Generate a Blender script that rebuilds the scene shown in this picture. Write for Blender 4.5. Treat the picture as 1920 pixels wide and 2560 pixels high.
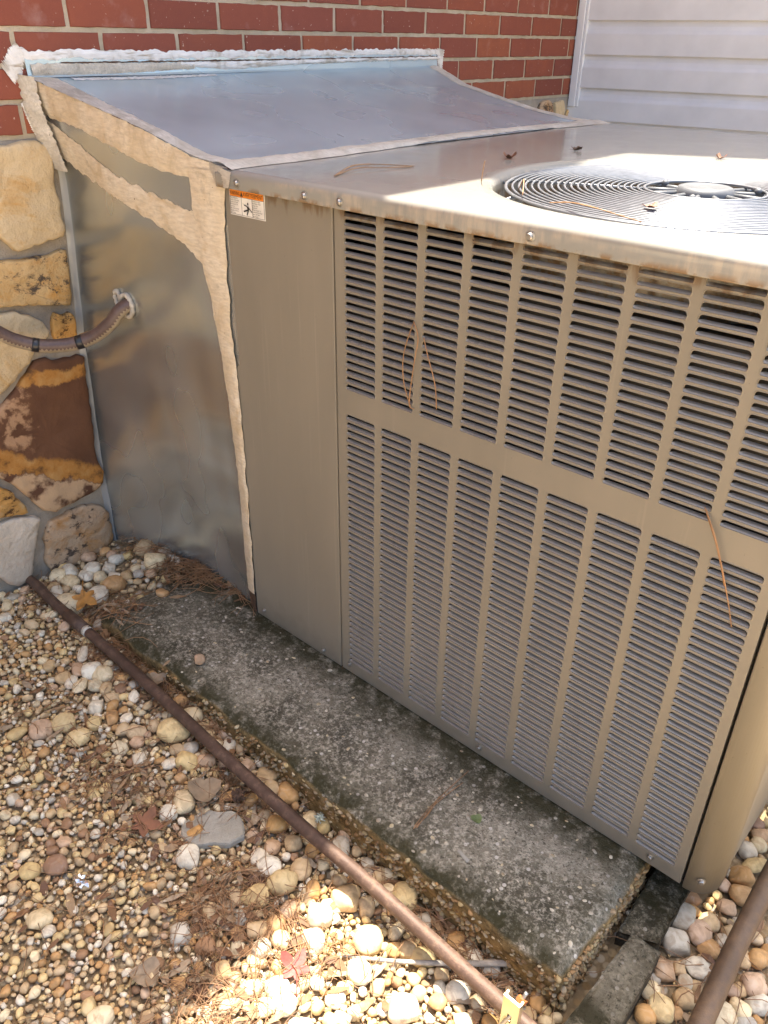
import bpy, bmesh, math, random
import numpy as np
from mathutils import Vector, Matrix, noise

# ------------------------------------------------------------------ reset
for o in list(bpy.data.objects):
    bpy.data.objects.remove(o)
scene = bpy.context.scene
COL = scene.collection

# ------------------------------------------------------------------ camera
cam_d = bpy.data.cameras.new('camera')
cam = bpy.data.objects.new('camera', cam_d)
COL.objects.link(cam)
cam.location = (0.9365, -0.9497, 1.1603)
cam.rotation_mode = 'XYZ'
cam.rotation_euler = (1.0342, -0.0118, 0.7325)
cam_d.sensor_fit = 'VERTICAL'
cam_d.sensor_height = 36.0
cam_d.lens = 36.0 * 1997.4 / 2560.0
cam_d.clip_start = 0.02
cam_d.clip_end = 2000.0
scene.camera = cam

# ------------------------------------------------------------------ sky, sun, exposure
SUN = Vector((0.169, -0.295, -1.0))          # direction the light travels
world = bpy.data.worlds.new('World')
scene.world = world
world.use_nodes = True
wn = world.node_tree
wn.nodes.clear()
w_out = wn.nodes.new('ShaderNodeOutputWorld')
w_bg = wn.nodes.new('ShaderNodeBackground')
w_sky = wn.nodes.new('ShaderNodeTexSky')
w_sky.sky_type = 'NISHITA'
w_sky.sun_disc = False
w_sky.sun_elevation = math.atan2(1.0, math.hypot(SUN.x, SUN.y))
w_sky.sun_rotation = math.atan2(-SUN.x, -SUN.y)
w_sky.air_density = 1.0
w_sky.dust_density = 5.5
w_sky.ozone_density = 0.6
w_bg.inputs['Strength'].default_value = 0.14
wn.links.new(w_sky.outputs[0], w_bg.inputs[0])
wn.links.new(w_bg.outputs[0], w_out.inputs[0])

sun_d = bpy.data.lights.new('sun', 'SUN')
sun_d.energy = 5.0
sun_d.angle = math.radians(0.55)
sun_d.color = (1.0, 0.93, 0.80)
sun = bpy.data.objects.new('sun', sun_d)
COL.objects.link(sun)
sun.location = (-2, 4, 9)
sun.rotation_mode = 'QUATERNION'
sun.rotation_quaternion = SUN.to_track_quat('-Z', 'Y')

vs = scene.view_settings
vs.view_transform = 'Standard'
vs.look = 'None'
vs.exposure = 2.04
vs.gamma = 1.0
vs.use_curve_mapping = False
scene.cycles.max_bounces = 6
scene.cycles.diffuse_bounces = 4
scene.cycles.glossy_bounces = 3
scene.cycles.caustics_reflective = False
scene.cycles.caustics_refractive = False

# ------------------------------------------------------------------ helpers: meshes and objects
def smooth01(t):
    t = min(1.0, max(0.0, t))
    return t * t * (3 - 2 * t)

def lerp(a, b, t):
    return a + (b - a) * t

def interp(x, xs, ys):
    return float(np.interp(x, xs, ys))

def nz(x, y, z=0.0):
    return noise.noise(Vector((x, y, z)))

def mesh(name, verts, faces, smooth=False, mat=None):
    me = bpy.data.meshes.new(name)
    me.from_pydata([tuple(v) for v in verts], [], faces)
    me.update()
    if smooth:
        me.polygons.foreach_set('use_smooth', [True] * len(me.polygons))
    if mat:
        me.materials.append(mat)
    return me

def bm_mesh(name, bm, smooth=False, mat=None):
    me = bpy.data.meshes.new(name)
    bm.normal_update()
    bm.to_mesh(me)
    bm.free()
    if smooth:
        me.polygons.foreach_set('use_smooth', [True] * len(me.polygons))
    if mat:
        me.materials.append(mat)
    return me

def world_of(o):
    m = o.matrix_basis.copy()
    if o.parent:
        return world_of(o.parent) @ o.matrix_parent_inverse @ m
    return m

def link(name, me, parent=None, loc=None, rot=None, scale=None, local=False):
    """link a mesh as one object; geometry/loc are in world space unless local"""
    o = bpy.data.objects.new(name, me)
    COL.objects.link(o)
    if loc is not None:
        o.location = loc
    if rot is not None:
        o.rotation_euler = rot
    if scale is not None:
        o.scale = scale
    if parent is not None:
        o.parent = parent
        if not local:
            o.matrix_parent_inverse = world_of(parent).inverted()
    return o

def tag(o, label=None, cat=None, group=None, kind=None):
    if label: o['label'] = label
    if cat: o['category'] = cat
    if group: o['group'] = group
    if kind: o['kind'] = kind
    return o

def thing(name, label, cat, loc=(0, 0, 0), rz=0.0, group=None):
    o = bpy.data.objects.new(name, None)
    COL.objects.link(o)
    o.empty_display_size = 0.05
    o.location = loc
    o.rotation_euler = (0, 0, rz)
    return tag(o, label, cat, group)

def add_box(bm, x0, x1, y0, y1, z0, z1, bevel=0.0, seg=1):
    vs_ = [bm.verts.new((x, y, z)) for x in (x0, x1) for y in (y0, y1) for z in (z0, z1)]
    fs = []
    for idx in ((0, 1, 3, 2), (4, 6, 7, 5), (0, 4, 5, 1), (2, 3, 7, 6), (0, 2, 6, 4), (1, 5, 7, 3)):
        fs.append(bm.faces.new([vs_[i] for i in idx]))
    if bevel > 0:
        es = list({e for f in fs for e in f.edges})
        bmesh.ops.bevel(bm, geom=es, offset=bevel, segments=seg, affect='EDGES', profile=0.5)

def box_mesh(name, x0, x1, y0, y1, z0, z1, mat, bevel=0.0, seg=1):
    bm = bmesh.new()
    add_box(bm, x0, x1, y0, y1, z0, z1, bevel, seg)
    return bm_mesh(name, bm, False, mat)

def catmull(pts, per=6):
    P = [Vector(p) for p in pts]
    if len(P) < 3:
        return P
    P = [P[0] * 2 - P[1]] + P + [P[-1] * 2 - P[-2]]
    out = []
    for i in range(1, len(P) - 2):
        for k in range(per):
            t = k / per
            a, b, c, d = P[i - 1], P[i], P[i + 1], P[i + 2]
            out.append(0.5 * ((2 * b) + (c - a) * t + (2 * a - 5 * b + 4 * c - d) * t * t + (3 * b - a - 3 * c + d) * t ** 3))
    out.append(P[-2])
    return out

def tube_data(pts, radius, nseg=12, caps=True, closed=False, rfun=None):
    n = len(pts)
    V, Fc, UV = [], [], []
    up = Vector((0, 0, 1))
    T = []
    for i in range(n):
        if closed:
            t = pts[(i + 1) % n] - pts[i - 1]
        else:
            t = pts[min(i + 1, n - 1)] - pts[max(i - 1, 0)]
        T.append(t.normalized())
    ref = up - T[0] * up.dot(T[0])
    if ref.length < 1e-3:
        ref = Vector((1, 0, 0)) - T[0] * T[0].x
    ref.normalize()
    L = 0.0
    lens = []
    for i in range(n):
        if i:
            L += (pts[i] - pts[i - 1]).length
        lens.append(L)
        ref = ref - T[i] * ref.dot(T[i])
        ref.normalize()
        side = T[i].cross(ref)
        r = radius if rfun is None else rfun(i, n)
        for k in range(nseg):
            a = 2 * math.pi * k / nseg
            V.append(pts[i] + (ref * math.cos(a) + side * math.sin(a)) * r)
    m = n if closed else n - 1
    for i in range(m):
        j = (i + 1) % n
        for k in range(nseg):
            k2 = (k + 1) % nseg
            Fc.append((i * nseg + k, i * nseg + k2, j * nseg + k2, j * nseg + k))
            l0, l1 = lens[i], (lens[j] if j else L)
            UV.append(((l0, k / nseg), (l0, (k + 1) / nseg), (l1, (k + 1) / nseg), (l1, k / nseg)))
    if caps and not closed:
        Fc.append(tuple(range(nseg - 1, -1, -1)))
        UV.append(tuple((0, 0) for _ in range(nseg)))
        Fc.append(tuple((n - 1) * nseg + k for k in range(nseg)))
        UV.append(tuple((L, 0) for _ in range(nseg)))
    return V, Fc, UV

def tube_mesh(name, pts, radius, mat, nseg=12, caps=True, closed=False, uv=False, rfun=None):
    V, Fc, UV = tube_data([Vector(p) for p in pts], radius, nseg, caps, closed, rfun)
    me = mesh(name, V, Fc, True, mat)
    if uv:
        lay = me.uv_layers.new(name='UVMap')
        flat = [c for face in UV for uvp in face for c in uvp]
        lay.data.foreach_set('uv', flat)
    return me

def merge_data(parts):
    V, Fc = [], []
    for v, f in parts:
        b = len(V)
        V.extend(v)
        Fc.extend(tuple(i + b for i in q) for q in f)
    return V, Fc

# ------------------------------------------------------------------ helpers: materials
class NT:
    def __init__(self, name):
        self.m = bpy.data.materials.new(name)
        self.m.use_nodes = True
        self.t = self.m.node_tree
        self.t.nodes.clear()
        self.out = self.t.nodes.new('ShaderNodeOutputMaterial')
        self.b = self.t.nodes.new('ShaderNodeBsdfPrincipled')
        self.t.links.new(self.b.outputs[0], self.out.inputs[0])
    def set(self, node, key, val):
        if isinstance(val, bpy.types.NodeSocket):
            self.t.links.new(val, node.inputs[key])
        elif val is not None:
            s = node.inputs[key]
            if s.type == 'RGBA' and len(val) == 3:
                val = (*val, 1.0)
            s.default_value = val
    def p(self, **kw):
        names = {'base': 'Base Color', 'rough': 'Roughness', 'metal': 'Metallic', 'normal': 'Normal', 'spec': 'Specular IOR Level',
                 'coat': 'Coat Weight', 'coat_rough': 'Coat Roughness', 'trans': 'Transmission Weight', 'sub': 'Subsurface Weight'}
        for k, v in kw.items():
            self.set(self.b, names[k], v)
        return self
    def coord(self, which='Object'):
        return self.t.nodes.new('ShaderNodeTexCoord').outputs[which]
    def mapping(self, vec, scale=(1, 1, 1), rot=(0, 0, 0), loc=(0, 0, 0)):
        n = self.t.nodes.new('ShaderNodeMapping')
        self.set(n, 'Vector', vec)
        n.inputs['Scale'].default_value = scale
        n.inputs['Rotation'].default_value = rot
        n.inputs['Location'].default_value = loc
        return n.outputs[0]
    def noise(self, vec, scale, detail=4.0, rough=0.55, dist=0.0, out='Fac'):
        n = self.t.nodes.new('ShaderNodeTexNoise')
        self.set(n, 'Vector', vec)
        n.inputs['Scale'].default_value = scale
        n.inputs['Detail'].default_value = detail
        n.inputs['Roughness'].default_value = rough
        n.inputs['Distortion'].default_value = dist
        return n.outputs[out]
    def voronoi(self, vec, scale, feature='F1', out='Distance'):
        n = self.t.nodes.new('ShaderNodeTexVoronoi')
        n.feature = feature
        self.set(n, 'Vector', vec)
        n.inputs['Scale'].default_value = scale
        return n.outputs[out]
    def ramp(self, fac, stops, interp='LINEAR'):
        n = self.t.nodes.new('ShaderNodeValToRGB')
        n.color_ramp.interpolation = interp
        el = n.color_ramp.elements
        while len(el) < len(stops):
            el.new(0.5)
        for e, (pos, col) in zip(el, stops):
            e.position = pos
            e.color = (*col, 1.0) if len(col) == 3 else col
        self.set(n, 'Fac', fac)
        return n.outputs[0]
    def mix(self, fac, a, b, mode='MIX'):
        n = self.t.nodes.new('ShaderNodeMix')
        n.data_type = 'RGBA'
        n.blend_type = mode
        for s, v in ((n.inputs[0], fac), (n.inputs[6], a), (n.inputs[7], b)):
            if isinstance(v, bpy.types.NodeSocket):
                self.t.links.new(v, s)
            elif isinstance(v, (int, float)):
                s.default_value = v
            else:
                s.default_value = (*v, 1.0) if len(v) == 3 else v
        return n.outputs[2]
    def math(self, op, a, b=None, c=None, clamp=False):
        n = self.t.nodes.new('ShaderNodeMath')
        n.operation = op
        n.use_clamp = clamp
        for i, v in enumerate((a, b, c)):
            if v is None: continue
            if isinstance(v, bpy.types.NodeSocket):
                self.t.links.new(v, n.inputs[i])
            else:
                n.inputs[i].default_value = v
        return n.outputs[0]
    def maprange(self, v, a, b, c=0.0, d=1.0):
        n = self.t.nodes.new('ShaderNodeMapRange')
        self.set(n, 'Value', v)
        for k, x in zip(('From Min', 'From Max', 'To Min', 'To Max'), (a, b, c, d)):
            n.inputs[k].default_value = x
        return n.outputs[0]
    def sep(self, vec):
        n = self.t.nodes.new('ShaderNodeSeparateXYZ')
        self.set(n, 0, vec)
        return n.outputs
    def bump(self, h, strength=0.3, dist=0.01, normal=None):
        n = self.t.nodes.new('ShaderNodeBump')
        n.inputs['Strength'].default_value = strength
        n.inputs['Distance'].default_value = dist
        self.set(n, 'Height', h)
        if normal is not None:
            self.set(n, 'Normal', normal)
        return n.outputs[0]
    def info(self, out='Random'):
        return self.t.nodes.new('ShaderNodeObjectInfo').outputs[out]
    def attr(self, name, out='Color'):
        n = self.t.nodes.new('ShaderNodeAttribute')
        n.attribute_name = name
        return n.outputs[out]
    def geo(self, out):
        return self.t.nodes.new('ShaderNodeNewGeometry').outputs[out]

def simple(name, base, rough=0.5, metal=0.0, var=0.12, scale=30.0, bump=0.0, bdist=0.002, spec=0.5):
    n = NT(name)
    c = n.coord()
    f = n.noise(c, scale, 5.0)
    lo = tuple(max(0, v * (1 - var)) for v in base)
    hi = tuple(min(1, v * (1 + var)) for v in base)
    n.p(base=n.ramp(f, [(0.3, lo), (0.7, hi)]), rough=rough, metal=metal, spec=spec)
    if bump > 0:
        n.p(normal=n.bump(n.noise(c, scale * 4, 6.0), bump, bdist))
    return n.m

# painted cabinet steel
def paint_mat(name, base, rough, spec=0.45):
    n = NT(name)
    c = n.geo('Position')
    dust = n.noise(n.mapping(c, (9, 9, 2.2)), 1.0, 3.0, 0.6)
    col = n.ramp(dust, [(0.3, tuple(v * 0.94 for v in base)), (0.5, base), (0.8, tuple(lerp(v, w, .18) for v, w in zip(base, (0.38, 0.32, 0.24))))])
    sp = n.noise(c, 230.0, 1.0, 0.6)
    col = n.mix(n.maprange(sp, 0.70, 0.80, 0.0, 0.6), col, tuple(v * 0.55 for v in base))
    x, y, z = n.sep(c)
    run = n.noise(n.mapping(c, (75, 75, 2.5)), 1.0, 3.0, 0.6)
    col = n.mix(n.maprange(run, 0.60, 0.74, 0.0, 0.30), col, tuple(lerp(v, w, .5) for v, w in zip(base, (0.46, 0.40, 0.31))))
    drip = n.math('ADD', z, n.maprange(n.noise(n.mapping(c, (48, 48, 9)), 1.0, 4.0, 0.6), 0.3, 0.7, -0.028, 0.016))
    col = n.mix(n.maprange(drip, 0.905, 0.922, 0.0, 0.75), col, (0.13, 0.075, 0.032))
    low = n.math('ADD', z, n.maprange(n.noise(c, 30.0, 3.0), 0.3, 0.7, -0.03, 0.03))
    col = n.mix(n.maprange(low, 0.03, -0.05, 0.0, 0.35), col, (0.115, 0.095, 0.070))
    n.p(base=col, rough=n.maprange(dust, 0.3, 0.8, rough - 0.04, rough + 0.12), spec=spec)
    return n.m
M = {}
TAN = (0.222, 0.198, 0.154)
M['paint'] = paint_mat('cabinet_paint', TAN, 0.36)
M['louver'] = paint_mat('louver_sky_grey', (0.225, 0.215, 0.198), 0.28, 0.9)  # blades greyer than the cabinet: sky reflection put into the colour

def cap_mat():
    n = NT('cap_paint')
    c = n.geo('Position')
    x, y, z = n.sep(c)
    base = n.ramp(n.noise(c, 4.0, 4.0), [(0.3, (0.250, 0.246, 0.220)), (0.7, (0.270, 0.264, 0.234))])
    # chalky weathering on the folded flange
    st = n.noise(n.mapping(c, (60, 60, 12)), 1.0, 6.0, 0.65)
    fl = n.math('MULTIPLY', n.maprange(z, 0.953, 0.9495), n.maprange(st, 0.40, 0.58))
    patch = n.maprange(n.noise(n.mapping(c, (7, 7, 20)), 1.0, 3.0), 0.40, 0.52)
    fl = n.math('MULTIPLY', fl, patch)
    fl = n.math('MULTIPLY', fl, n.maprange(x, -0.20, -0.12))
    base = n.mix(n.math('MULTIPLY', fl, 0.55), base, (0.46, 0.385, 0.29))
    low = n.math('MULTIPLY', n.maprange(z, 0.936, 0.929), n.maprange(n.noise(c, 45.0, 5.0), 0.44, 0.56))
    base = n.mix(n.math('MULTIPLY', low, 0.8), base, (0.20, 0.115, 0.045))
    dust = n.noise(c, 9.0, 6.0, 0.65)
    base = n.mix(n.maprange(dust, 0.55, 0.85, 0.0, 0.14), base, (0.42, 0.39, 0.34))
    n.p(base=base, rough=n.maprange(dust, 0.35, 0.75, 0.13, 0.20), spec=0.7)
    n.p(normal=n.bump(n.noise(c, 4.0, 1.0), 0.05, 0.01, n.bump(n.noise(c, 400.0, 2.0), 0.02, 0.0006)))
    return n.m
M['cap'] = cap_mat()

def galv_mat(name, rough0, rough1, wave, tint, streak, metal, bstr=0.3):
    n = NT(name)
    c = n.geo('Position')
    f = n.noise(c, 3.0, 2.0, 0.5)
    col = n.mix(n.maprange(f, 0.4, 0.75, 0.0, 0.25), tint, tuple(v * 0.85 for v in tint))
    if streak:
        scr = n.noise(n.mapping(c, streak), 3.0, 4.0, 0.7)
        col = n.mix(n.maprange(scr, 0.70, 0.77, 0.0, 0.35), col, (0.80, 0.80, 0.80))
    gr = n.noise(n.mapping(c, (5, 5, 2.2)), 1.0, 2.0, 0.5)
    film = n.maprange(gr, 0.36, 0.90, 0.0, 0.36)
    col = n.mix(film, col, (0.33, 0.31, 0.27))
    sc2 = n.noise(n.mapping(c, (160, 160, 7), (0, 0.25, 0)), 1.0, 2.0, 0.5)
    col = n.mix(n.maprange(sc2, 0.78, 0.84, 0.0, 0.35), col, (0.80, 0.80, 0.78))
    n.p(base=col, metal=n.math('SUBTRACT', metal, n.math('MULTIPLY', film, 0.7)), rough=n.math('ADD', n.maprange(f, 0.3, 0.75, rough0, rough1), n.math('MULTIPLY', film, 0.3)))
    h = n.noise(n.mapping(c, wave), 1.0, 0.0, 0.5)
    n.p(normal=n.bump(h, bstr, 0.02))
    return n.m
M['galv_top'] = galv_mat('galvanised_sky_blue', 0.18, 0.30, (3.4, 1.5, 2.0), (0.45, 0.58, 0.66), None, 0.52, 0.40)  # blue tint puts reflected sky into the sheet's colour
M['galv_side'] = galv_mat('galvanised_side', 0.17, 0.28, (1.6, 1.6, 7.5), (0.60, 0.63, 0.61), None, 0.90, 1.0)
M['galv_edge'] = galv_mat('galvanised_edge', 0.45, 0.6, (3, 3, 5), (0.30, 0.31, 0.31), (22, 22, 1.5), 0.4)

def mastic_mat(name, a, b, c3):
    n = NT(name)
    c = n.geo('Position')
    br = n.noise(n.mapping(c, (14, 14, 14)), 1.0, 5.0, 0.6, 1.5)
    fine = n.noise(n.mapping(c, (45, 260, 200), (0, 0.30, 0)), 1.0, 4.0, 0.65)
    col = n.ramp(br, [(0.28, c3), (0.45, a), (0.72, b)])
    col = n.mix(n.maprange(fine, 0.40, 0.66, 0.0, 0.55), col, tuple(v * 0.66 for v in a))
    gm = n.noise(c, 38.0, 6.0, 0.7)
    col = n.mix(n.maprange(gm, 0.56, 0.74, 0.0, 0.6), col, tuple(v * 0.50 for v in a))
    col = n.mix(n.maprange(n.noise(c, 170.0, 3.0), 0.70, 0.76), col, (0.10, 0.06, 0.035))
    n.p(base=col, rough=0.62, spec=0.3)
    n.p(normal=n.bump(fine, 0.7, 0.003, n.bump(br, 0.15, 0.006)))
    return n.m
M['mastic'] = mastic_mat('duct_mastic', (0.66, 0.56, 0.41), (0.75, 0.68, 0.55), (0.54, 0.42, 0.26))
M['mastic_grey'] = mastic_mat('weathered_mastic', (0.50, 0.46, 0.39), (0.66, 0.62, 0.55), (0.34, 0.30, 0.24))

def sealant_mat():
    n = NT('white_sealant')
    c = n.geo('Position')
    f = n.noise(c, 26.0, 5.0, 0.6)
    col = n.ramp(f, [(0.34, (0.42, 0.39, 0.34)), (0.47, (0.64, 0.63, 0.61)), (0.75, (0.76, 0.76, 0.76))])
    col = n.mix(n.maprange(n.noise(n.mapping(c, (40, 12, 90)), 1.0, 4.0), 0.56, 0.68), col, (0.36, 0.32, 0.26))
    n.p(base=col, rough=0.5)
    n.p(normal=n.bump(n.noise(n.mapping(c, (60, 25, 120)), 1.0, 5.0), 0.6, 0.004))
    return n.m
M['sealant'] = sealant_mat()

def brick_mat():
    n = NT('red_brick')
    c = n.geo('Position')
    r = n.info()
    base = n.ramp(r, [(0.0, (0.185, 0.058, 0.040)), (0.3, (0.245, 0.074, 0.043)), (0.6, (0.210, 0.066, 0.048)), (0.86, (0.30, 0.096, 0.048)), (1.0, (0.165, 0.052, 0.042))])
    f = n.noise(c, 24.0, 6.0, 0.65)
    col = n.mix(n.maprange(f, 0.35, 0.75, 0.0, 0.45), base, (0.18, 0.052, 0.040))
    gr = n.noise(c, 330.0, 3.0, 0.7)
    col = n.mix(n.maprange(gr, 0.60, 0.78, 0.0, 0.5), col, (0.36, 0.15, 0.09))
    bloom = n.noise(c, 13.0, 5.0, 0.6)
    col = n.mix(n.maprange(bloom, 0.60, 0.82, 0.0, 0.28), col, (0.46, 0.36, 0.34))
    col = n.mix(n.maprange(n.noise(c, 110.0, 3.0), 0.69, 0.73, 0.0, 0.7), col, (0.50, 0.42, 0.34))
    n.p(base=col, rough=0.82, spec=0.25)
    n.p(normal=n.bump(gr, 0.35, 0.002, n.bump(f, 0.4, 0.004)))
    return n.m
M['brick'] = brick_mat()

def mortar_mat(name, a, b, rgh=0.9):
    n = NT(name)
    c = n.geo('Position')
    f = n.noise(c, 18.0, 6.0, 0.65)
    col = n.ramp(f, [(0.3, a), (0.7, b)])
    g = n.noise(c, 300.0, 3.0, 0.7)
    col = n.mix(n.maprange(g, 0.58, 0.8, 0.0, 0.5), col, tuple(v * 0.55 for v in a))
    n.p(base=col, rough=rgh, spec=0.2)
    n.p(normal=n.bump(g, 0.8, 0.003, n.bump(f, 0.8, 0.008)))
    return n.m
M['mortar'] = mortar_mat('brick_mortar', (0.36, 0.31, 0.225), (0.50, 0.44, 0.34))
M['mortar_stone'] = mortar_mat('stone_mortar', (0.27, 0.235, 0.185), (0.42, 0.37, 0.30))

def stone_mat(name, a, b, dark, dark_amt, orange, or_amt, sc=9.0):
    n = NT(name)
    c = n.geo('Position')
    f = n.noise(c, sc, 6.0, 0.6, 0.6)
    col = n.ramp(f, [(0.3, a), (0.68, b)])
    o = n.noise(n.mapping(c, (1, 1, 1), (0, 0, 0), (3.1, 1.7, 0.4)), sc * 0.9, 7.0, 0.68, 1.0)
    col = n.mix(n.maprange(o, 0.62 - or_amt, 0.78 - or_amt), col, orange)
    vn = n.noise(n.mapping(c, (1, 1.0, 3.2), (0.5, 0, 0)), sc * 2.2, 6.0, 0.7, 1.5)
    col = n.mix(n.maprange(vn, 0.55, 0.72, 0.0, 0.5), col, tuple(lerp(v, w, .6) for v, w in zip(a, orange)))
    d = n.noise(n.mapping(c, (1, 1, 1.6), (0, 0, 0), (7.3, 2.2, 5.4)), sc * 1.8, 9.0, 0.78, 0.25)
    col = n.mix(n.maprange(d, 0.70 - dark_amt, 0.76 - dark_amt), col, dark)
    g = n.noise(c, 210.0, 4.0, 0.7)
    col = n.mix(n.maprange(g, 0.6, 0.85, 0.0, 0.4), col, tuple(v * 0.6 for v in a))
    n.p(base=col, rough=0.85, spec=0.25)
    n.p(normal=n.bump(g, 0.35, 0.002, n.bump(n.noise(c, 28.0, 7.0, 0.65), 0.9, 0.010)))
    return n.m
CRM = (0.60, 0.46, 0.27)
M['st_cream'] = stone_mat('fieldstone_cream', (0.56, 0.42, 0.24), (0.66, 0.54, 0.35), (0.16, 0.08, 0.02), 0.01, (0.52, 0.29, 0.08), 0.07, 6.0)
M['st_spot'] = stone_mat('fieldstone_spotted', (0.52, 0.33, 0.13), (0.58, 0.42, 0.22), (0.085, 0.065, 0.05), 0.175, (0.50, 0.25, 0.05), 0.13, 8.0)
M['st_orange'] = stone_mat('fieldstone_orange', (0.50, 0.25, 0.06), (0.54, 0.32, 0.11), (0.08, 0.04, 0.02), 0.16, (0.54, 0.38, 0.20), 0.10, 12.0)
M['st_tan'] = stone_mat('fieldstone_tan', (0.42, 0.28, 0.17), (0.52, 0.39, 0.26), (0.085, 0.058, 0.042), 0.17, (0.42, 0.22, 0.08), 0.13, 9.0)
M['st_white'] = stone_mat('fieldstone_white', (0.55, 0.46, 0.35), (0.64, 0.56, 0.45), (0.22, 0.16, 0.11), 0.0, (0.55, 0.38, 0.26), 0.06, 6.0)

def stone_banded():
    n = NT('fieldstone_banded_brown')
    c = n.geo('Position')
    x, y, z = n.sep(c)
    w = n.noise(c, 11.0, 8.0, 0.72)
    wv = n.maprange(w, 0.0, 1.0, -0.055, 0.055)
    low = n.math('ADD', n.math('ADD', z, n.math('MULTIPLY', y, 0.56)), wv)
    top = n.math('ADD', n.math('ADD', z, n.math('MULTIPLY', y, 0.10)), n.math('MULTIPLY', wv, 0.7))
    brown = n.ramp(n.noise(c, 14.0, 6.0), [(0.3, (0.105, 0.048, 0.026)), (0.7, (0.15, 0.072, 0.038))])
    orange = n.ramp(n.noise(c, 22.0, 6.0, 0.65), [(0.32, (0.12, 0.06, 0.025)), (0.46, (0.40, 0.185, 0.045)), (0.70, (0.48, 0.28, 0.10))])
    cream = n.ramp(n.noise(c, 17.0, 5.0), [(0.40, (0.11, 0.052, 0.03)), (0.5, (0.50, 0.34, 0.20)), (0.7, (0.56, 0.38, 0.22))])
    col = n.mix(n.math('MULTIPLY', n.maprange(top, 0.412, 0.418), n.maprange(top, 0.452, 0.446)), brown, orange)
    col = n.mix(n.math('MULTIPLY', n.maprange(low, 0.085, 0.09), n.maprange(low, 0.152, 0.140)), col, orange)
    col = n.mix(n.maprange(low, 0.088, 0.082), col, cream)
    side = n.math('MULTIPLY', n.maprange(n.math('ADD', y, n.math('MULTIPLY', wv, 1.5)), -0.19, -0.21), n.maprange(low, 0.15, 0.17))
    col = n.mix(n.math('MULTIPLY', side, n.maprange(n.noise(c, 30.0, 5.0), 0.45, 0.55)), col, (0.42, 0.25, 0.14))
    g = n.noise(c, 230.0, 4.0, 0.7)
    n.p(base=col, rough=0.82, spec=0.25)
    n.p(normal=n.bump(g, 0.3, 0.002, n.bump(n.noise(c, 45.0, 6.0), 0.5, 0.005)))
    return n.m
M['st_band'] = stone_banded()

def pad_mat(name, sidecol, k=1.0):
    n = NT(name)
    c = n.geo('Position')
    x, y, z = n.sep(c)
    nzc = n.sep(n.geo('Normal'))[2]
    big = n.noise(c, 5.5, 5.0, 0.6)
    col = n.ramp(big, [(0.34, (0.060, 0.053, 0.036)), (0.48, (0.165, 0.144, 0.102)), (0.70, (0.42, 0.370, 0.28))])
    f = n.noise(c, 120.0, 5.0, 0.75)
    col = n.mix(n.maprange(f, 0.47, 0.62, 0.0, 0.72), col, (0.58, 0.515, 0.40))
    f2 = n.noise(n.mapping(c, (1, 1, 1), (0, 0, 0), (4, 4, 4)), 150.0, 5.0, 0.75)
    col = n.mix(n.maprange(f2, 0.53, 0.63, 0.0, 0.85), col, (0.060, 0.052, 0.036))
    ag = n.voronoi(c, 75.0, 'F1', 'Distance')
    agc = n.sep(n.voronoi(c, 75.0, 'F1', 'Color'))[0]
    agm = n.math('MULTIPLY', n.maprange(ag, 0.30, 0.22), n.maprange(agc, 0.80, 0.84))
    col = n.mix(agm, col, (0.58, 0.53, 0.45))
    # moss and algae: along the cabinet foot and the outer edges
    e1 = n.maprange(y, -0.105, -0.02)
    e2 = n.maprange(y, -0.195, -0.250)
    e3 = n.math('MAXIMUM', n.maprange(x, -0.30, -0.60), n.maprange(x, 0.50, 0.70, 0.0, 0.8))
    mo = n.math('MAXIMUM', n.math('MAXIMUM', e1, e2), n.math('MULTIPLY', e3, 0.55))
    mo = n.math('MULTIPLY', mo, n.maprange(n.noise(c, 20.0, 5.0, 0.7), 0.33, 0.52))
    col = n.mix(n.math('MULTIPLY', mo, 0.92), col, (0.038, 0.034, 0.014))
    sidec = n.ramp(n.noise(c, 55.0, 6.0, 0.7), [(0.32, tuple(v * 0.3 for v in sidecol)), (0.5, sidecol), (0.72, tuple(v * 1.9 for v in sidecol))])
    if k != 1.0:
        col = n.mix(1.0, col, (k, k * 0.97, k * 0.90), 'MULTIPLY')
    col = n.mix(n.maprange(nzc, 0.75, 0.45), col, sidec)
    n.p(base=col, rough=0.93, spec=0.15)
    n.p(normal=n.bump(f, 0.8, 0.004, n.bump(n.noise(c, 60.0, 3.0, 0.7), 0.6, 0.006)))
    return n.m
M['pad'] = pad_mat('weathered_concrete', (0.19, 0.128, 0.055))
M['block'] = pad_mat('edging_concrete', (0.085, 0.072, 0.05), 0.62)

def pebble_mat(name, use_attr):
    n = NT(name)
    c = n.geo('Position')
    col = n.attr('Col') if use_attr else n.info('Color')
    v = n.noise(c, 55.0, 3.0, 0.6, 0.8)
    lo = n.mix(0.55, col, (0.20, 0.12, 0.06))
    hi = n.mix(0.35, col, (0.62, 0.56, 0.46))
    cc = n.mix(n.maprange(v, 0.36, 0.56, 0.75, 0.0), col, lo)
    cc = n.mix(n.maprange(v, 0.56, 0.74, 0.0, 0.7), cc, hi)
    vein = n.noise(n.mapping(c, (26, 50, 40), (0.5, 0.3, 0.8)), 1.0, 1.5, 0.5, 2.0)
    cc = n.mix(n.maprange(vein, 0.62, 0.68, 0.0, 0.35), cc, (0.36, 0.20, 0.09))
    n.p(base=cc, rough=n.maprange(v, 0.3, 0.7, 0.80, 0.58), spec=0.3)
    n.p(normal=n.bump(n.noise(c, 190.0, 2.0, 0.65), 0.25, 0.002))
    return n.m
M['pebble'] = pebble_mat('river_stone', False)
M['gravel'] = pebble_mat('pea_gravel', True)

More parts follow.
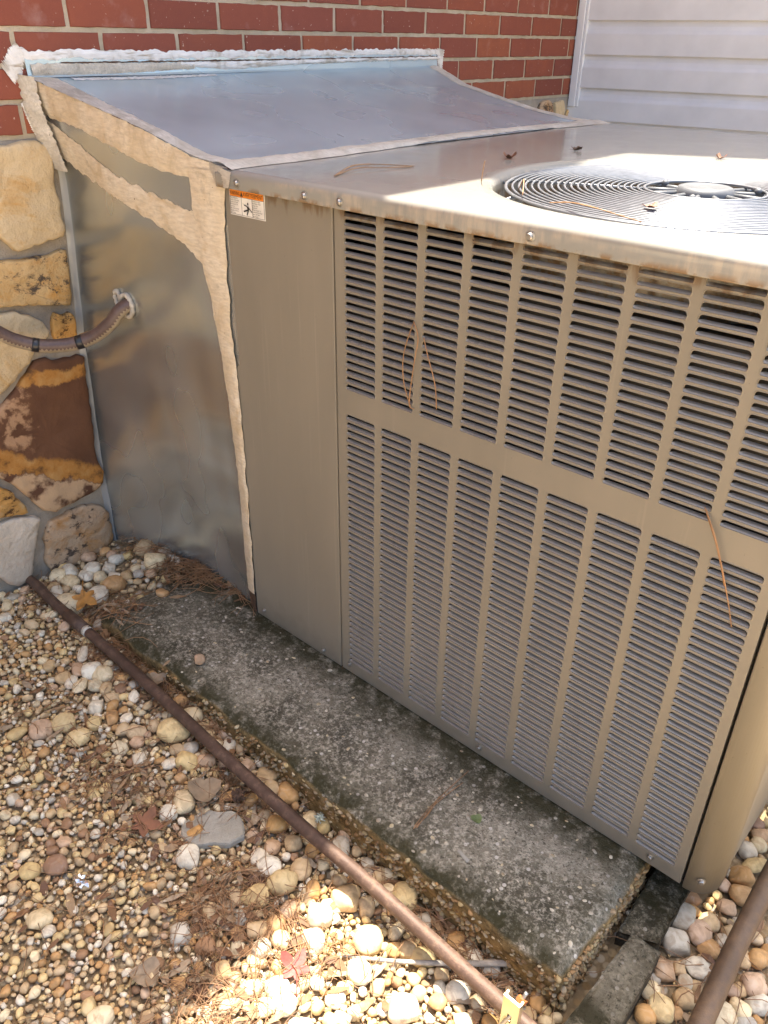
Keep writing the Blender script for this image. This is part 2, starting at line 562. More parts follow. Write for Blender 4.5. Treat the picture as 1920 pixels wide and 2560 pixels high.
def ground_mat():
    n = NT('sandy_ground')
    c = n.geo('Position')
    vd = n.voronoi(c, 62.0, 'F1', 'Distance')
    vc = n.sep(n.voronoi(c, 62.0, 'F1', 'Color'))[0]
    peb = n.ramp(vc, [(0.0, (0.20, 0.12, 0.05)), (0.25, (0.32, 0.21, 0.10)), (0.5, (0.40, 0.30, 0.17)), (0.75, (0.46, 0.38, 0.26)), (1.0, (0.52, 0.47, 0.40))])
    dirt = n.ramp(n.noise(c, 25.0, 6.0), [(0.3, (0.17, 0.12, 0.068)), (0.7, (0.32, 0.235, 0.135))])
    sx, sy, sz = n.sep(c)
    far = n.math('MAXIMUM', n.maprange(sy, -0.85, -1.15), n.maprange(sx, 1.15, 1.4))  # unseen outer ground, coloured brighter to bounce warm light onto the cabinet
    col = n.mix(n.maprange(vd, 0.55, 0.40, 0.0, 0.8), dirt, peb)
    col = n.mix(far, col, n.mix(n.maprange(vd, 0.6, 0.35, 0.0, 1.0), (0.44, 0.33, 0.20), n.mix(0.65, peb, (0.66, 0.54, 0.37))))
    n.p(base=col, rough=0.92, spec=0.2)
    n.p(normal=n.bump(vd, 0.8, -0.01, n.bump(n.noise(c, 90.0, 5.0), 0.6, 0.006)))
    return n.m
M['ground'] = ground_mat()

def rust_mat(name, a, b, c3):
    n = NT(name)
    c = n.geo('Position')
    f = n.noise(c, 60.0, 6.0, 0.7)
    g = n.noise(c, 7.0, 4.0, 0.6)
    col = n.ramp(f, [(0.30, a), (0.52, b), (0.72, c3)])
    col = n.mix(n.maprange(g, 0.45, 0.7, 0.0, 0.6), col, tuple(v * 0.7 for v in a))
    n.p(base=col, rough=n.maprange(f, 0.3, 0.7, 0.45, 0.75), metal=0.25, spec=0.4)
    n.p(normal=n.bump(n.noise(c, 420.0, 4.0, 0.7), 0.5, 0.001, n.bump(f, 0.3, 0.002)))
    return n.m
M['rust'] = rust_mat('rusty_steel', (0.068, 0.040, 0.029), (0.110, 0.066, 0.047), (0.21, 0.135, 0.09))
M['rust2'] = rust_mat('weathered_steel', (0.10, 0.065, 0.042), (0.16, 0.105, 0.066), (0.24, 0.15, 0.08))
M['ring'] = simple('pale_pipe_tape', (0.50, 0.46, 0.38), 0.6)
M['vinyl'] = simple('vinyl_siding', (0.75, 0.765, 0.785), 0.48, 0.0, 0.07, 7.0, 0.10, 0.001)
M['trim'] = simple('white_trim', (0.74, 0.75, 0.77), 0.45, 0.0, 0.03, 5.0)
M['screw'] = simple('zinc_screw', (0.42, 0.41, 0.39), 0.42, 1.0, 0.12, 200.0)
M['wire'] = simple('guard_wire', (0.20, 0.21, 0.23), 0.28, 0.35, 0.2, 60.0, 0.0, 0.0, 0.8)
M['hub'] = simple('fan_hub_grey', (0.085, 0.090, 0.10), 0.5, 0.0, 0.2, 40.0)
M['blade'] = simple('fan_blade', (0.16, 0.16, 0.16), 0.5, 0.2, 0.1)
M['dark'] = simple('interior_shade', (0.022, 0.021, 0.020), 0.8)  # near-black in place of the shade inside and under the cabinet
M['coil'] = simple('coil_fins_shaded', (0.016, 0.016, 0.017), 0.6, 0.2, 0.3, 120.0)  # fins coloured near-black so the slots read as shaded recesses
M['tape'] = simple('black_tape', (0.016, 0.016, 0.019), 0.28)
M['wire_or'] = simple('thin_wire', (0.30, 0.16, 0.06), 0.5)
M['needle'] = simple('pine_straw', (0.30, 0.160, 0.072), 0.55, 0.0, 0.40, 25.0)
M['leaf_o'] = simple('orange_leaf', (0.34, 0.155, 0.030), 0.6, 0.0, 0.35, 50.0, 0.3)
M['leaf_b'] = simple('brown_leaf', (0.20, 0.082, 0.040), 0.65, 0.0, 0.3, 50.0, 0.3)
M['leaf_r'] = simple('red_leaf', (0.30, 0.055, 0.040), 0.6, 0.0, 0.3, 50.0, 0.3)
M['leaf_g'] = simple('green_leaf', (0.16, 0.20, 0.075), 0.5, 0.0, 0.3, 50.0)
M['leaf_p'] = simple('pale_leaf', (0.26, 0.19, 0.12), 0.65, 0.0, 0.3, 50.0, 0.3)
M['gum'] = simple('seed_ball', (0.085, 0.046, 0.026), 0.8, 0.0, 0.3, 90.0)
M['lichen'] = simple('lichen', (0.42, 0.46, 0.38), 0.8, 0.0, 0.2, 90.0)
M['foil'] = simple('foil', (0.80, 0.80, 0.80), 0.22, 1.0, 0.1)
M['twig'] = simple('dry_twig', (0.33, 0.29, 0.24), 0.85, 0.0, 0.35, 70.0, 0.5)
M['slabbit'] = mortar_mat('broken_concrete', (0.30, 0.27, 0.21), (0.42, 0.39, 0.33))
M['strut'] = simple('zinc_strut', (0.62, 0.54, 0.33), 0.36, 0.75, 0.10, 30.0)
M['nut'] = simple('rusty_nut', (0.42, 0.15, 0.05), 0.6, 0.3, 0.3, 90.0)
M['ink'] = simple('black_print', (0.02, 0.02, 0.02), 0.5)
M['label_white'] = simple('label_white', (0.74, 0.72, 0.66), 0.4)
M['label_orange'] = simple('label_orange', (0.80, 0.25, 0.02), 0.4)
M['soffit'] = simple('painted_soffit', (0.62, 0.62, 0.60), 0.6)
M['roof'] = simple('asphalt_shingle', (0.07, 0.065, 0.06), 0.9, 0.0, 0.3, 40.0)
M['litter'] = pebble_mat('leaf_litter', True)

def conduit_mat():
    n = NT('two_tone_conduit')
    uvn = n.t.nodes.new('ShaderNodeUVMap').outputs[0]
    u, v, _ = n.sep(uvn)
    tri = n.math('PINGPONG', n.math('MULTIPLY', u, 1.0), 0.0042)
    tv = n.math('MULTIPLY', tri, 14.0)
    d = n.math('ABSOLUTE', n.math('SUBTRACT', v, 0.5))      # 0 at bottom, 0.5 at top
    edge = n.math('ADD', d, tv)
    s = n.maprange(edge, 0.235, 0.250)
    f = n.noise(n.geo('Position'), 90.0, 4.0)
    br = n.ramp(f, [(0.3, (0.075, 0.046, 0.040)), (0.7, (0.115, 0.074, 0.064))])
    be = n.ramp(f, [(0.3, (0.26, 0.21, 0.145)), (0.7, (0.36, 0.30, 0.215))])
    n.p(base=n.mix(s, be, br), rough=0.42)
    return n.m
M['conduit'] = conduit_mat()

# ================================================================== SETTING
rng = random.Random(7)
nrg = np.random.default_rng(11)
WD, WYAW = 0.8996, 0.0114
def W(s, z, out=0.0):
    return Vector((-WD - math.sin(WYAW) * s + math.cos(WYAW) * out, math.cos(WYAW) * s + math.sin(WYAW) * out, z))

PADT = -0.046
def gz(x, y):
    t = smooth01((x + 0.75) / 1.25)
    g = -0.089 - 0.056 * t
    if x < -0.5: g += 0.026 * math.exp(-((y - 0.02) / 0.13) ** 2) * smooth01((-0.5 - x) / 0.1)
    return g + 0.004 * nz(x * 5, y * 5)

# ---- ground: one sheet out to the horizon
def build_ground():
    fx = list(np.arange(-1.2, 1.6001, 0.05))
    fy = list(np.arange(-1.6, 1.0001, 0.05))
    xs = [-400, -120, -40, -15, -6, -3, -1.8] + fx + [2.2, 3.5, 6, 15, 40, 120, 400]
    ys = [-400, -120, -40, -15, -6, -3, -2.1] + fy + [1.6, 2.6, 6, 15, 40, 120, 400]
    V = [(x, y, gz(x, y) - 0.006) for y in ys for x in xs]
    nx = len(xs)
    Fc = [(j * nx + i, j * nx + i + 1, (j + 1) * nx + i + 1, (j + 1) * nx + i) for j in range(len(ys) - 1) for i in range(nx - 1)]
    o = link('ground', mesh('ground', V, Fc, True, M['ground']))
    tag(o, 'sandy brown soil under the gravel', kind='structure')
build_ground()

# ---- brick wall of the house
ZB, ZP, BP, Y0B = 1.1656, 0.0664, 0.2032, 0.085
ROWOFF = {1: -0.48, 0: 0.0, -1: -0.633, -2: -0.11, -3: -0.70}
def brick_variant(seed):
    r = random.Random(seed)
    L, H, D = 0.1935, 0.0570, 0.055
    nx_, nz_ = 9, 4
    V, Fc = [], []
    def ring_pt(i, k, inset):
        u = i / nx_; w = k / nz_
        x = (u - .5) * (L - 2 * inset); z = (w - .5) * (H - 2 * inset)
        e = 0.0022
        x += e * nz(seed * 3.1 + u * 6, w * 6, 1.0); z += e * nz(seed * 5.7 + u * 9, w * 5, 4.0)
        return x, z
    idx = {}
    for k in range(nz_ + 1):
        for i in range(nx_ + 1):
            x, z = ring_pt(i, k, 0.0018)
            idx[i, k] = len(V)
            V.append((0.0006 * nz(seed + i * .7, k * .7), x, z))
    for k in range(nz_):
        for i in range(nx_):
            Fc.append((idx[i, k], idx[i + 1, k], idx[i + 1, k + 1], idx[i, k + 1]))
    loop = [(i, 0) for i in range(nx_)] + [(nx_, k) for k in range(nz_)] + [(i, nz_) for i in range(nx_, 0, -1)] + [(0, k) for k in range(nz_, 0, -1)]
    rows = [[idx[p] for p in loop]]
    for inset, dep in ((0.0003, -0.0022), (0.0, -D)):
        row = []
        for (i, k) in loop:
            x, z = ring_pt(i, k, inset)
            row.append(len(V)); V.append((dep, x, z))
        rows.append(row)
    n = len(loop)
    for a, b in zip(rows[:-1], rows[1:]):
        for q in range(n):
            Fc.append((a[q], b[q], b[(q + 1) % n], a[(q + 1) % n]))
    return V, Fc
bv = [brick_variant(s) for s in range(6)]
bmesh_ = [mesh('brick', v, f, False, M['brick']) for v, f in bv]
brick_wall = thing('brick_wall', 'red brick house wall with beige mortar above the metal duct', 'brick wall', W(0.5, 0.962), WYAW)
mb = bmesh.new()
add_box(mb, -0.25, -0.0035, -5.0, 2.70, 0.9615, 3.0)
me = bm_mesh('mortar', mb, False, M['mortar'])
me.transform(Matrix.Translation((-WD, 0, 0)) @ Matrix.Rotation(WYAW, 4, 'Z'))
link('mortar', me, brick_wall)
stuffV = []
for row in range(-3, 28):
    off = ROWOFF.get(row, -0.1 - 0.5 * (row % 2))
    zc = ZB + (row + 0.5) * ZP
    i0, i1 = -24, 12
    for i in range(i0, i1):
        sc = Y0B + (i + off + 0.5) * BP
        if sc > 2.62: continue
        if row <= 1 and -2.6 < (i + off) and sc < 2.5:
            o = link('brick', bmesh_[rng.randrange(6)], brick_wall, W(sc, zc, rng.uniform(-0.001, 0.0012)), (rng.uniform(-.004, .004), 0, WYAW + rng.uniform(-.004, .004)))
            if rng.random() < .5: o.scale = (1, -1, 1)
        else:
            v, f = bv[(row * 7 + i) % 6]
            base = W(sc, zc, 0)
            stuffV.append(([Vector(p) + base for p in v], f))
V, Fc = merge_data(stuffV)
o = link('bricks_above', mesh('bricks_above', V, Fc, False, M['brick']), brick_wall)
tag(o, kind='stuff')

# ---- fieldstone base of the wall
stone_wall = thing('stone_wall', 'fieldstone foundation wall of cream, orange and brown stones left of the duct', 'stone wall', W(-0.2, -0.1), WYAW)
mb = bmesh.new()
nY, nZ = 110, 22
grid = [[mb.verts.new(tuple(W(lerp(-3.0, 2.68, i / nY), lerp(-0.25, 0.961, k / nZ), (0.004 * nz(i * .9, k * .9) if k < nZ else 0.0) - 0.001))) for i in range(nY + 1)] for k in range(nZ + 1)]
for k in range(nZ):
    for i in range(nY):
        mb.faces.new((grid[k][i], grid[k][i + 1], grid[k + 1][i + 1], grid[k + 1][i]))
back = [mb.verts.new(tuple(W(lerp(-3.0, 2.68, i / nY), 0.961, -0.25))) for i in range(nY + 1)]
for i in range(nY):
    mb.faces.new((grid[nZ][i], grid[nZ][i + 1], back[i + 1], back[i]))
link('mortar', bm_mesh('mortar', mb, True, M['mortar_stone']), stone_wall)

def resample(poly, n):
    P = [Vector((a, b)) for a, b in poly]
    seg = [(P[i], P[(i + 1) % len(P)]) for i in range(len(P))]
    Ls = [(b - a).length for a, b in seg]
    T = sum(Ls); out = []
    k = 0; acc = 0.0
    for i in range(n):
        d = T * i / n
        while d > acc + Ls[k]:
            acc += Ls[k]; k += 1
        out.append(seg[k][0].lerp(seg[k][1], (d - acc) / max(Ls[k], 1e-9)))
    return out

def field_stone(poly, mat, seed, proud=0.016, label=None, n=72, into=stone_wall, wobble=0.005):
    O = resample(poly, n)
    for i, p in enumerate(O):
        p.x += wobble * nz(p.x * 60, p.y * 60, seed); p.y += wobble * nz(p.x * 60, p.y * 60, seed + 9)
    c = sum(O, Vector((0, 0))) / n
    V, Fc = [], []
    rings = [(1.0, -0.01), (1.0, 0.45), (0.988, 0.80), (0.955, 0.95), (0.86, 1.0), (0.72, 1.02), (0.56, 1.03), (0.40, 1.0), (0.22, 1.02)]
    for f, h in rings:
        for p in O:
            q = c + (p - c) * f
            d = proud * h + (0.007 * nz(q.x * 16, q.y * 16, seed) + 0.004 * abs(nz(q.x * 38, q.y * 38, seed + 2)) if h > .5 else 0) + 0.0022 * nz(q.x * 90, q.y * 90, seed)
            V.append(tuple(W(q.x, q.y, d)))
    V.append(tuple(W(c.x, c.y, proud + 0.004 * nz(c.x * 22, c.y * 22, seed))))
    for r in range(len(rings) - 1):
        for i in range(n):
            j = (i + 1) % n
            Fc.append((r * n + i, r * n + j, (r + 1) * n + j, (r + 1) * n + i))
    b = (len(rings) - 1) * n
    for i in range(n):
        Fc.append((b + i, b + (i + 1) % n, len(V) - 1))
    o = link('stone', mesh('stone', V, Fc, False, mat), into)
    me_ = o.data
    me_.polygons.foreach_set('use_smooth', [True] * len(me_.polygons))
    if label: o['label'] = label
    return o
WS = [
 ([(-0.30,0.93),(-0.20,0.95),(-0.119,0.953),(-0.089,0.956),(-0.047,0.958),(-0.024,0.952),(-0.015,0.931),(-0.015,0.901),(-0.02,0.863),(-0.013,0.831),(-0.015,0.794),(-0.013,0.771),(-0.019,0.759),(-0.055,0.751),(-0.102,0.743),(-0.13,0.738),(-0.144,0.745),(-0.162,0.771),(-0.22,0.80),(-0.30,0.83)], 'st_cream', 'large cream stone with an orange lower edge'),
 ([(-0.34,0.715),(-0.173,0.726),(-0.072,0.719),(-0.058,0.718),(-0.046,0.726),(-0.019,0.725),(-0.023,0.677),(-0.033,0.6),(-0.096,0.611),(-0.196,0.629),(-0.34,0.64)], 'st_spot', 'orange-cream stone with black blotches'),
 ([(-0.087,0.577),(-0.076,0.586),(-0.04,0.58),(-0.032,0.561),(-0.034,0.521),(-0.064,0.52),(-0.087,0.524),(-0.092,0.546)], 'st_orange', 'small orange stone with a dark corner'),
 ([(-0.33,0.60),(-0.2,0.615),(-0.167,0.611),(-0.132,0.587),(-0.114,0.579),(-0.098,0.551),(-0.105,0.538),(-0.138,0.518),(-0.162,0.492),(-0.2,0.467),(-0.243,0.436),(-0.30,0.42),(-0.36,0.47)], 'st_cream', 'pale cream stone behind the conduit'),
 ([(-0.33,0.36),(-0.25,0.405),(-0.217,0.428),(-0.18,0.461),(-0.149,0.489),(-0.123,0.489),(-0.1,0.474),(-0.069,0.477),(-0.027,0.472),(-0.028,0.426),(-0.031,0.388),(-0.035,0.326),(-0.04,0.271),(-0.044,0.217),(-0.042,0.182),(-0.034,0.149),(-0.04,0.11),(-0.07,0.098),(-0.125,0.095),(-0.165,0.088),(-0.187,0.087),(-0.211,0.1),(-0.232,0.134),(-0.25,0.17),(-0.27,0.2),(-0.30,0.235),(-0.36,0.28)], 'st_band', 'large dark brown stone with orange bands'),
 ([(-0.36,0.25),(-0.310,0.215),(-0.282,0.186),(-0.264,0.155),(-0.254,0.128),(-0.250,0.116),(-0.281,0.12),(-0.317,0.129),(-0.38,0.15)], 'st_orange', 'peach-orange stone at the lower left'),
 ([(-0.231,0.02),(-0.22,0.045),(-0.202,0.066),(-0.169,0.069),(-0.141,0.072),(-0.104,0.074),(-0.074,0.061),(-0.051,0.045),(-0.042,0.026),(-0.039,-0.007),(-0.038,-0.039),(-0.039,-0.064),(-0.072,-0.085),(-0.117,-0.086),(-0.162,-0.085),(-0.196,-0.083),(-0.229,-0.075),(-0.242,-0.038),(-0.226,-0.006)], 'st_tan', 'rough tan stone with dark streaks at the foot of the wall'),
 ([(-0.42,0.10),(-0.32,0.114),(-0.29,0.114),(-0.271,0.11),(-0.228,0.09),(-0.237,0.059),(-0.254,0.022),(-0.266,-0.017),(-0.281,-0.064),(-0.301,-0.075),(-0.319,-0.078),(-0.344,-0.06),(-0.37,-0.015),(-0.42,0.02)], 'st_white', 'off-white stone at the foot of the wall'),
 ([(2.004,0.934),(2.013,0.951),(2.064,0.958),(2.099,0.947),(2.112,0.91),(2.06,0.88),(2.01,0.89)], 'st_tan', None),
 ([(2.120,0.890),(2.115,0.947),(2.185,0.952),(2.197,0.921),(2.185,0.88)], 'st_cream', None),
 ([(2.205,0.870),(2.225,0.915),(2.254,0.921),(2.284,0.87),(2.25,0.85)], 'st_spot', None)]
for k, (poly, m, lab) in enumerate(WS):
    field_stone(poly, M[m], 10 + k * 3.7, 0.017 if k < 8 else 0.010, lab)
# stones of the same wall further left (just outside the picture)
kk = 0
for (s0, z0) in [(-0.60, 0.80), (-0.62, 0.55), (-0.60, 0.30), (-0.62, 0.04), (-0.95, 0.72), (-0.98, 0.42), (-0.96, 0.10), (-1.32, 0.78), (-1.34, 0.45), (-1.30, 0.12), (-1.70, 0.70), (-1.72, 0.35), (-1.70, 0.03)]:
    a, b = rng.uniform(.13, .16), rng.uniform(.10, .125)
    poly = [(s0 + a * (1 + .18 * nz(kk * 3.3, t * 1.1)) * math.copysign(abs(math.cos(t)) ** .6, math.cos(t)), z0 + b * (1 + .2 * nz(kk * 2.3, t * 1.3, 5)) * math.copysign(abs(math.sin(t)) ** .6, math.sin(t))) for t in np.linspace(0, 2 * math.pi, 18, endpoint=False)]
    field_stone(poly, M[rng.choice(['st_cream', 'st_spot', 'st_tan', 'st_white', 'st_orange'])], 60 + kk, 0.017, None, 32)
    kk += 1

# ---- siding wing
siding = thing('siding_wall', 'pale grey horizontal vinyl siding wall behind the air conditioner', 'siding', (-0.9, 2.26, -0.1))
SY, SP = 2.245, 0.1137
SROT = Matrix.Translation((-0.935, SY, 0)) @ Matrix.Rotation(0.10, 4, 'Z')
def siding_board(zb, xlen=2.3):
    prof = [(-0.0005, -0.004), (-0.012, -0.004), (-0.0135, -0.0025), (-0.0135, 0.0), (-0.0125, 0.062), (-0.0122, 0.066), (-0.0108, 0.070), (-0.0070, 0.078), (-0.0030, 0.090), (-0.0010, 0.104), (-0.0005, SP + 0.002)]
    nX = 8
    V, Fc = [], []
    for i in range(nX + 1):
        x = xlen * i / nX
        for (y, z) in prof:
            V.append(SROT @ Vector((x, y + 0.0007 * nz(x * 2, zb * 9), zb + z + 0.0006 * nz(x * 1.5, zb * 5))))
    n = len(prof)
    for i in range(nX):
        for k in range(n - 1):
            Fc.append((i * n + k, (i + 1) * n + k, (i + 1) * n + k + 1, i * n + k + 1))
    return mesh('siding_board', V, Fc, False, M['vinyl'])
for k in range(-9, 16):
    link('siding_board', siding_board(1.227 + k * SP), siding)
bb = box_mesh('sheathing', 0.0, 2.3, 0.001, 0.14, -0.3, 3.1, M['soffit'])
bb.transform(SROT)
link('sheathing', bb, siding)
tr = bmesh.new()
add_box(tr, 0.012, 0.040, -0.022, 0.002, 0.928, 3.05, 0.003, 2)
add_box(tr, 0.0405, 0.052, -0.016, 0.002, 0.928, 3.05, 0.002, 1)
tm = bm_mesh('corner_trim', tr, False, M['trim']); tm.transform(SROT)
link('corner_trim', tm, siding)
ge = mesh('gable', [SROT @ Vector(p) for p in ((0, 0.0, 3.0), (2.3, 0.0, 3.0), (1.5, 0.0, 3.0), (0.0, 0.0, 4.7))], [(0, 1, 3)], False, M['vinyl'])
link('gable', ge, siding)

# ---- eaves and roofs that shade this corner (above the picture)
roof = thing('house_roof', 'dark shingled roof with white eaves over the brick wall', 'roof', (-0.9, 0, 3.0))
XE = 0.1 - 0.169 * (3.12 - 0.957)
link('eave', box_mesh('eave', -1.2, XE, -9.0, 2.5, 3.0, 3.12, M['soffit'], 0.004), roof)
link('shingles', mesh('shingles', [(XE - 0.005, -9, 3.121), (XE - 0.005, 2.5, 3.121), (-5.5, 2.5, 5.3), (-5.5, -9, 5.3), (XE - 0.005, -9, 3.10), (XE - 0.005, 2.5, 3.10), (-5.5, 2.5, 5.2), (-5.5, -9, 5.2)], [(0, 1, 2, 3), (7, 6, 5, 4), (0, 3, 7, 4), (1, 5, 6, 2), (0, 4, 5, 1)], False, M['roof']), roof)
wing = thing('wing_roof', 'unseen steep shingled roof over the siding wing, pitched to shade the cap', 'roof', (0.0, 2.3, 3.0))
def rake(x): return 4.40 - (x + 0.503) * 1.2828  # unseen rake, pitch shaped so its edge shades the back of the cap
pr = [(-1.3, rake(-1.3)), (0.85, rake(0.85)), (0.85, rake(0.85) - 0.14), (-1.3, rake(-1.3) - 0.14)]
V = [(x, 1.75, z) for x, z in pr] + [(x, 8.0, z) for x, z in pr]
link('shingles', mesh('shingles', V, [(0, 1, 5, 4), (2, 3, 7, 6), (1, 2, 6, 5), (3, 0, 4, 7), (3, 2, 1, 0), (4, 5, 6, 7)], False, M['roof']), wing)

# ================================================================== CONCRETE PAD
PX0, PX1, PY0, PY1 = -0.605, 0.695, -0.258, 1.42
pad = thing('concrete_pad', 'weathered grey concrete pad with mossy edges under the air conditioner', 'concrete pad', (0.05, -0.1, -0.16))
def build_pad():
    xs = list(np.linspace(PX0, PX1, 131))
    ys = list(np.linspace(PY0, 0.10, 40)) + [0.25, 0.6, 1.0, PY1]
    nx_, ny_ = len(xs), len(ys)
    V, Fc, idx = [], [], {}
    zs = [PADT - 0.012, PADT - 0.028, PADT - 0.045, PADT - 0.062, PADT - 0.080, PADT - 0.100, PADT - 0.16]
    def edge_d(x, y):
        return min(x - PX0, PX1 - x, y - PY0, 9)
    def off(x, y, z):
        a = 0.007 * nz(x * 9, y * 9, z * 9) + 0.004 * nz(x * 34, y * 34, z * 34 + 3)
        return a
    for j, y in enumerate(ys):
        for i, x in enumerate(xs):
            e = edge_d(x, y)
            z = PADT + 0.0012 * nz(x * 12, y * 12) + 0.0006 * nz(x * 60, y * 60)
            if e < 0.02:
                z -= (0.02 - e) ** 2 / 0.02 * (0.25 + 0.4 * max(0, nz(x * 18, y * 18, 2)))
            px, py = x, y
            if e < 1e-6:
                chip = max(0, nz(x * 22, y * 22, 7)) * 0.008
                if i == 0: px += chip + off(x, y, 0); z -= 0.003
                if i == nx_ - 1: px += -chip + off(x, y, 0) * .5
                if j == 0: py += chip + off(x, y, 0) * .5
                z -= chip * .8 + 0.002
            # broken left end, sinking under the pebbles
            if x < -0.50:
                z -= smooth01((-0.50 - x) / 0.12) * 0.020
            idx[i, j] = len(V); V.append((px, py, z))
    for j in range(ny_ - 1):
        for i in range(nx_ - 1):
            Fc.append((idx[i, j], idx[i + 1, j], idx[i + 1, j + 1], idx[i, j + 1]))
    loop = [(i, 0) for i in range(nx_ - 1)] + [(nx_ - 1, j) for j in range(ny_ - 1)] + [(i, ny_ - 1) for i in range(nx_ - 1, 0, -1)] + [(0, j) for j in range(ny_ - 1, 0, -1)]
    prev = [idx[p] for p in loop]
    n = len(loop)
    for z in zs:
        cur = []
        for (i, j) in loop:
            x, y = xs[i], ys[j]
            nxm = (-1 if i == 0 else 1 if i == nx_ - 1 else 0); nym = (-1 if j == 0 else 1 if j == ny_ - 1 else 0)
            d = 0.004 + off(x, y, z)
            cur.append(len(V)); V.append((x + nxm * d, y + nym * d, z - (0.02 if i < 8 else 0)))
        for q in range(n):
            Fc.append((prev[(q + 1) % n], prev[q], cur[q], cur[(q + 1) % n]))
        prev = cur
    link('slab', mesh('slab', V, Fc, True, M['pad']), pad)
build_pad()

# ================================================================== AIR CONDITIONER
AX0, AX1, AZ0, AZ1 = -0.310, 0.812, -0.042, 0.957
ac = thing('air_conditioner', 'tan packaged air conditioner cabinet with louvred front and top fan', 'air conditioner', (0.25, 0.66, AZ0))
CP, PS, GAP = 0.0844, 0.0147, 0.0585
SW, SH = 0.0705, 0.0106
ztops = [j * PS for j in range(40)] + [39 * PS + GAP + k * PS for k in range(21)]
zmax_lo = 39 * PS
LX0, LX1, LZ0, LZ1 = -0.0215, 0.7606, -0.0405, 0.9400

def build_louver_panel():
    V, Fc = [], []
    def quad(x0, x1, z0, z1):
        b = len(V)
        V.extend([(x0, 0, z0), (x1, 0, z0), (x1, 0, z1), (x0, 0, z1)])
        Fc.append((b, b + 1, b + 2, b + 3))
    edges = [LX0] + [v for i in range(9) for v in (i * CP, i * CP + SW)] + [LX1]
    for i in range(0, len(edges), 2):
        quad(edges[i], edges[i + 1], LZ0, LZ1)
    RT, RB, K = 0.0050, 0.0022, 3
    T = 0.0030
    for i in range(9):
        x0 = i * CP; x1 = x0 + SW
        z_prev = LZ0
        for zt in ztops:
            quad(x0, x1, z_prev, zt - SH)
            z_prev = zt
            zb = zt - SH
            # slot outline: rounded corners
            loop = []
            for cx, cz, r, a0 in ((x0 + RB, zb + RB, RB, math.pi), (x1 - RB, zb + RB, RB, 1.5 * math.pi), (x1 - RT, zt - RT, RT, 0), (x0 + RT, zt - RT, RT, .5 * math.pi)):
                arc = [(cx + r * math.cos(a0 + .5 * math.pi * k / K), cz + r * math.sin(a0 + .5 * math.pi * k / K)) for k in range(K + 1)]
                corner = {math.pi: (x0, zb), 1.5 * math.pi: (x1, zb), 0: (x1, zt), .5 * math.pi: (x0, zt)}[a0]
                b = len(V)
                V.append((corner[0], 0, corner[1])); V.extend((p[0], 0, p[1]) for p in arc)
                for k in range(K):
                    Fc.append((b, b + k + 2, b + k + 1))
                loop += arc
            b = len(V); n = len(loop)
            mx, mz = (x0 + x1) / 2, (zt + zb) / 2
            def sc(p, d): return (mx + (p[0] - mx) * (1 + d / (SW / 2)), mz + (p[1] - mz) * (1 + d / (SH / 2)))
            for d, yy in ((0.0010, -0.00005), (0.0004, -0.0006), (-0.0001, -0.0004), (-0.0004, T)):
                V.extend((sc(p, d)[0], yy, sc(p, d)[1]) for p in loop)
            for rr in range(3):
                for k in range(n):
                    k2 = (k + 1) % n
                    Fc.append((b + rr * n + k, b + rr * n + k2, b + (rr + 1) * n + k2, b + (rr + 1) * n + k))
        quad(x0, x1, z_prev, LZ1)
    # folded edges of the panel
    for (xa, za, xb, zb_) in ((LX0, LZ0, LX1, LZ0), (LX1, LZ0, LX1, LZ1), (LX0, LZ1, LX0, LZ0)):
        b = len(V)
        V.extend([(xa, 0, za), (xb, 0, zb_), (xb, 0.022, zb_), (xa, 0.022, za)])
        Fc.append((b + 3, b + 2, b + 1, b))
    return mesh('louver_panel', V, Fc, False, M['paint'])
lp = link('louver_panel', build_louver_panel(), ac)
def louver_data():
    us = [0.0, 0.0016, 0.0048, 0.010, SW / 2, SW - 0.010, SW - 0.0048, SW - 0.0016, SW]
    prof = [(0.0004, -0.0002), (0.0012, 0.0010), (0.0031, 0.0021), (0.0050, 0.0030), (0.0067, 0.0035)]
    V, Fc = [], []
    for u in us:
        e = min(u, SW - u)
        f = min(1.0, (e / 0.0048)) ** 0.55 if e > 0 else 0.12
        for (y, z) in prof:
            V.append((u, max(0.0010, y * f) if z > 0 else 0.0008, z))
    n = len(prof)
    for i in range(len(us) - 1):
        for k in range(n - 1):
            Fc.append((i * n + k, (i + 1) * n + k, (i + 1) * n + k + 1, i * n + k + 1))
    return V, Fc
LV, LF = louver_data()
lmesh = mesh('louver', LV, LF, True, M['louver'])
camp = Vector(cam.location)
allslots = []
for i in range(9):
    for zt in ztops:
        p = Vector((i * CP, 0, zt - SH))
        c = p + Vector((SW / 2, 0, SH / 2))
        d = c - camp
        area = (-d.y / d.length) and abs(d.y) / d.length ** 3
        vis = 1 if not (i == 8 and zt > zmax_lo + GAP * .5) else 0.2
        allslots.append((area * vis, p))
allslots.sort(key=lambda t: -t[0])
for a, p in allslots[:300]:
    link('louver', lmesh, lp, p)
V, Fc = merge_data([([Vector(v) + p for v in LV], LF) for a, p in allslots[300:]])
tag(link('louvers_beyond', mesh('louvers_beyond', V, Fc, True, M['louver']), lp), kind='stuff')

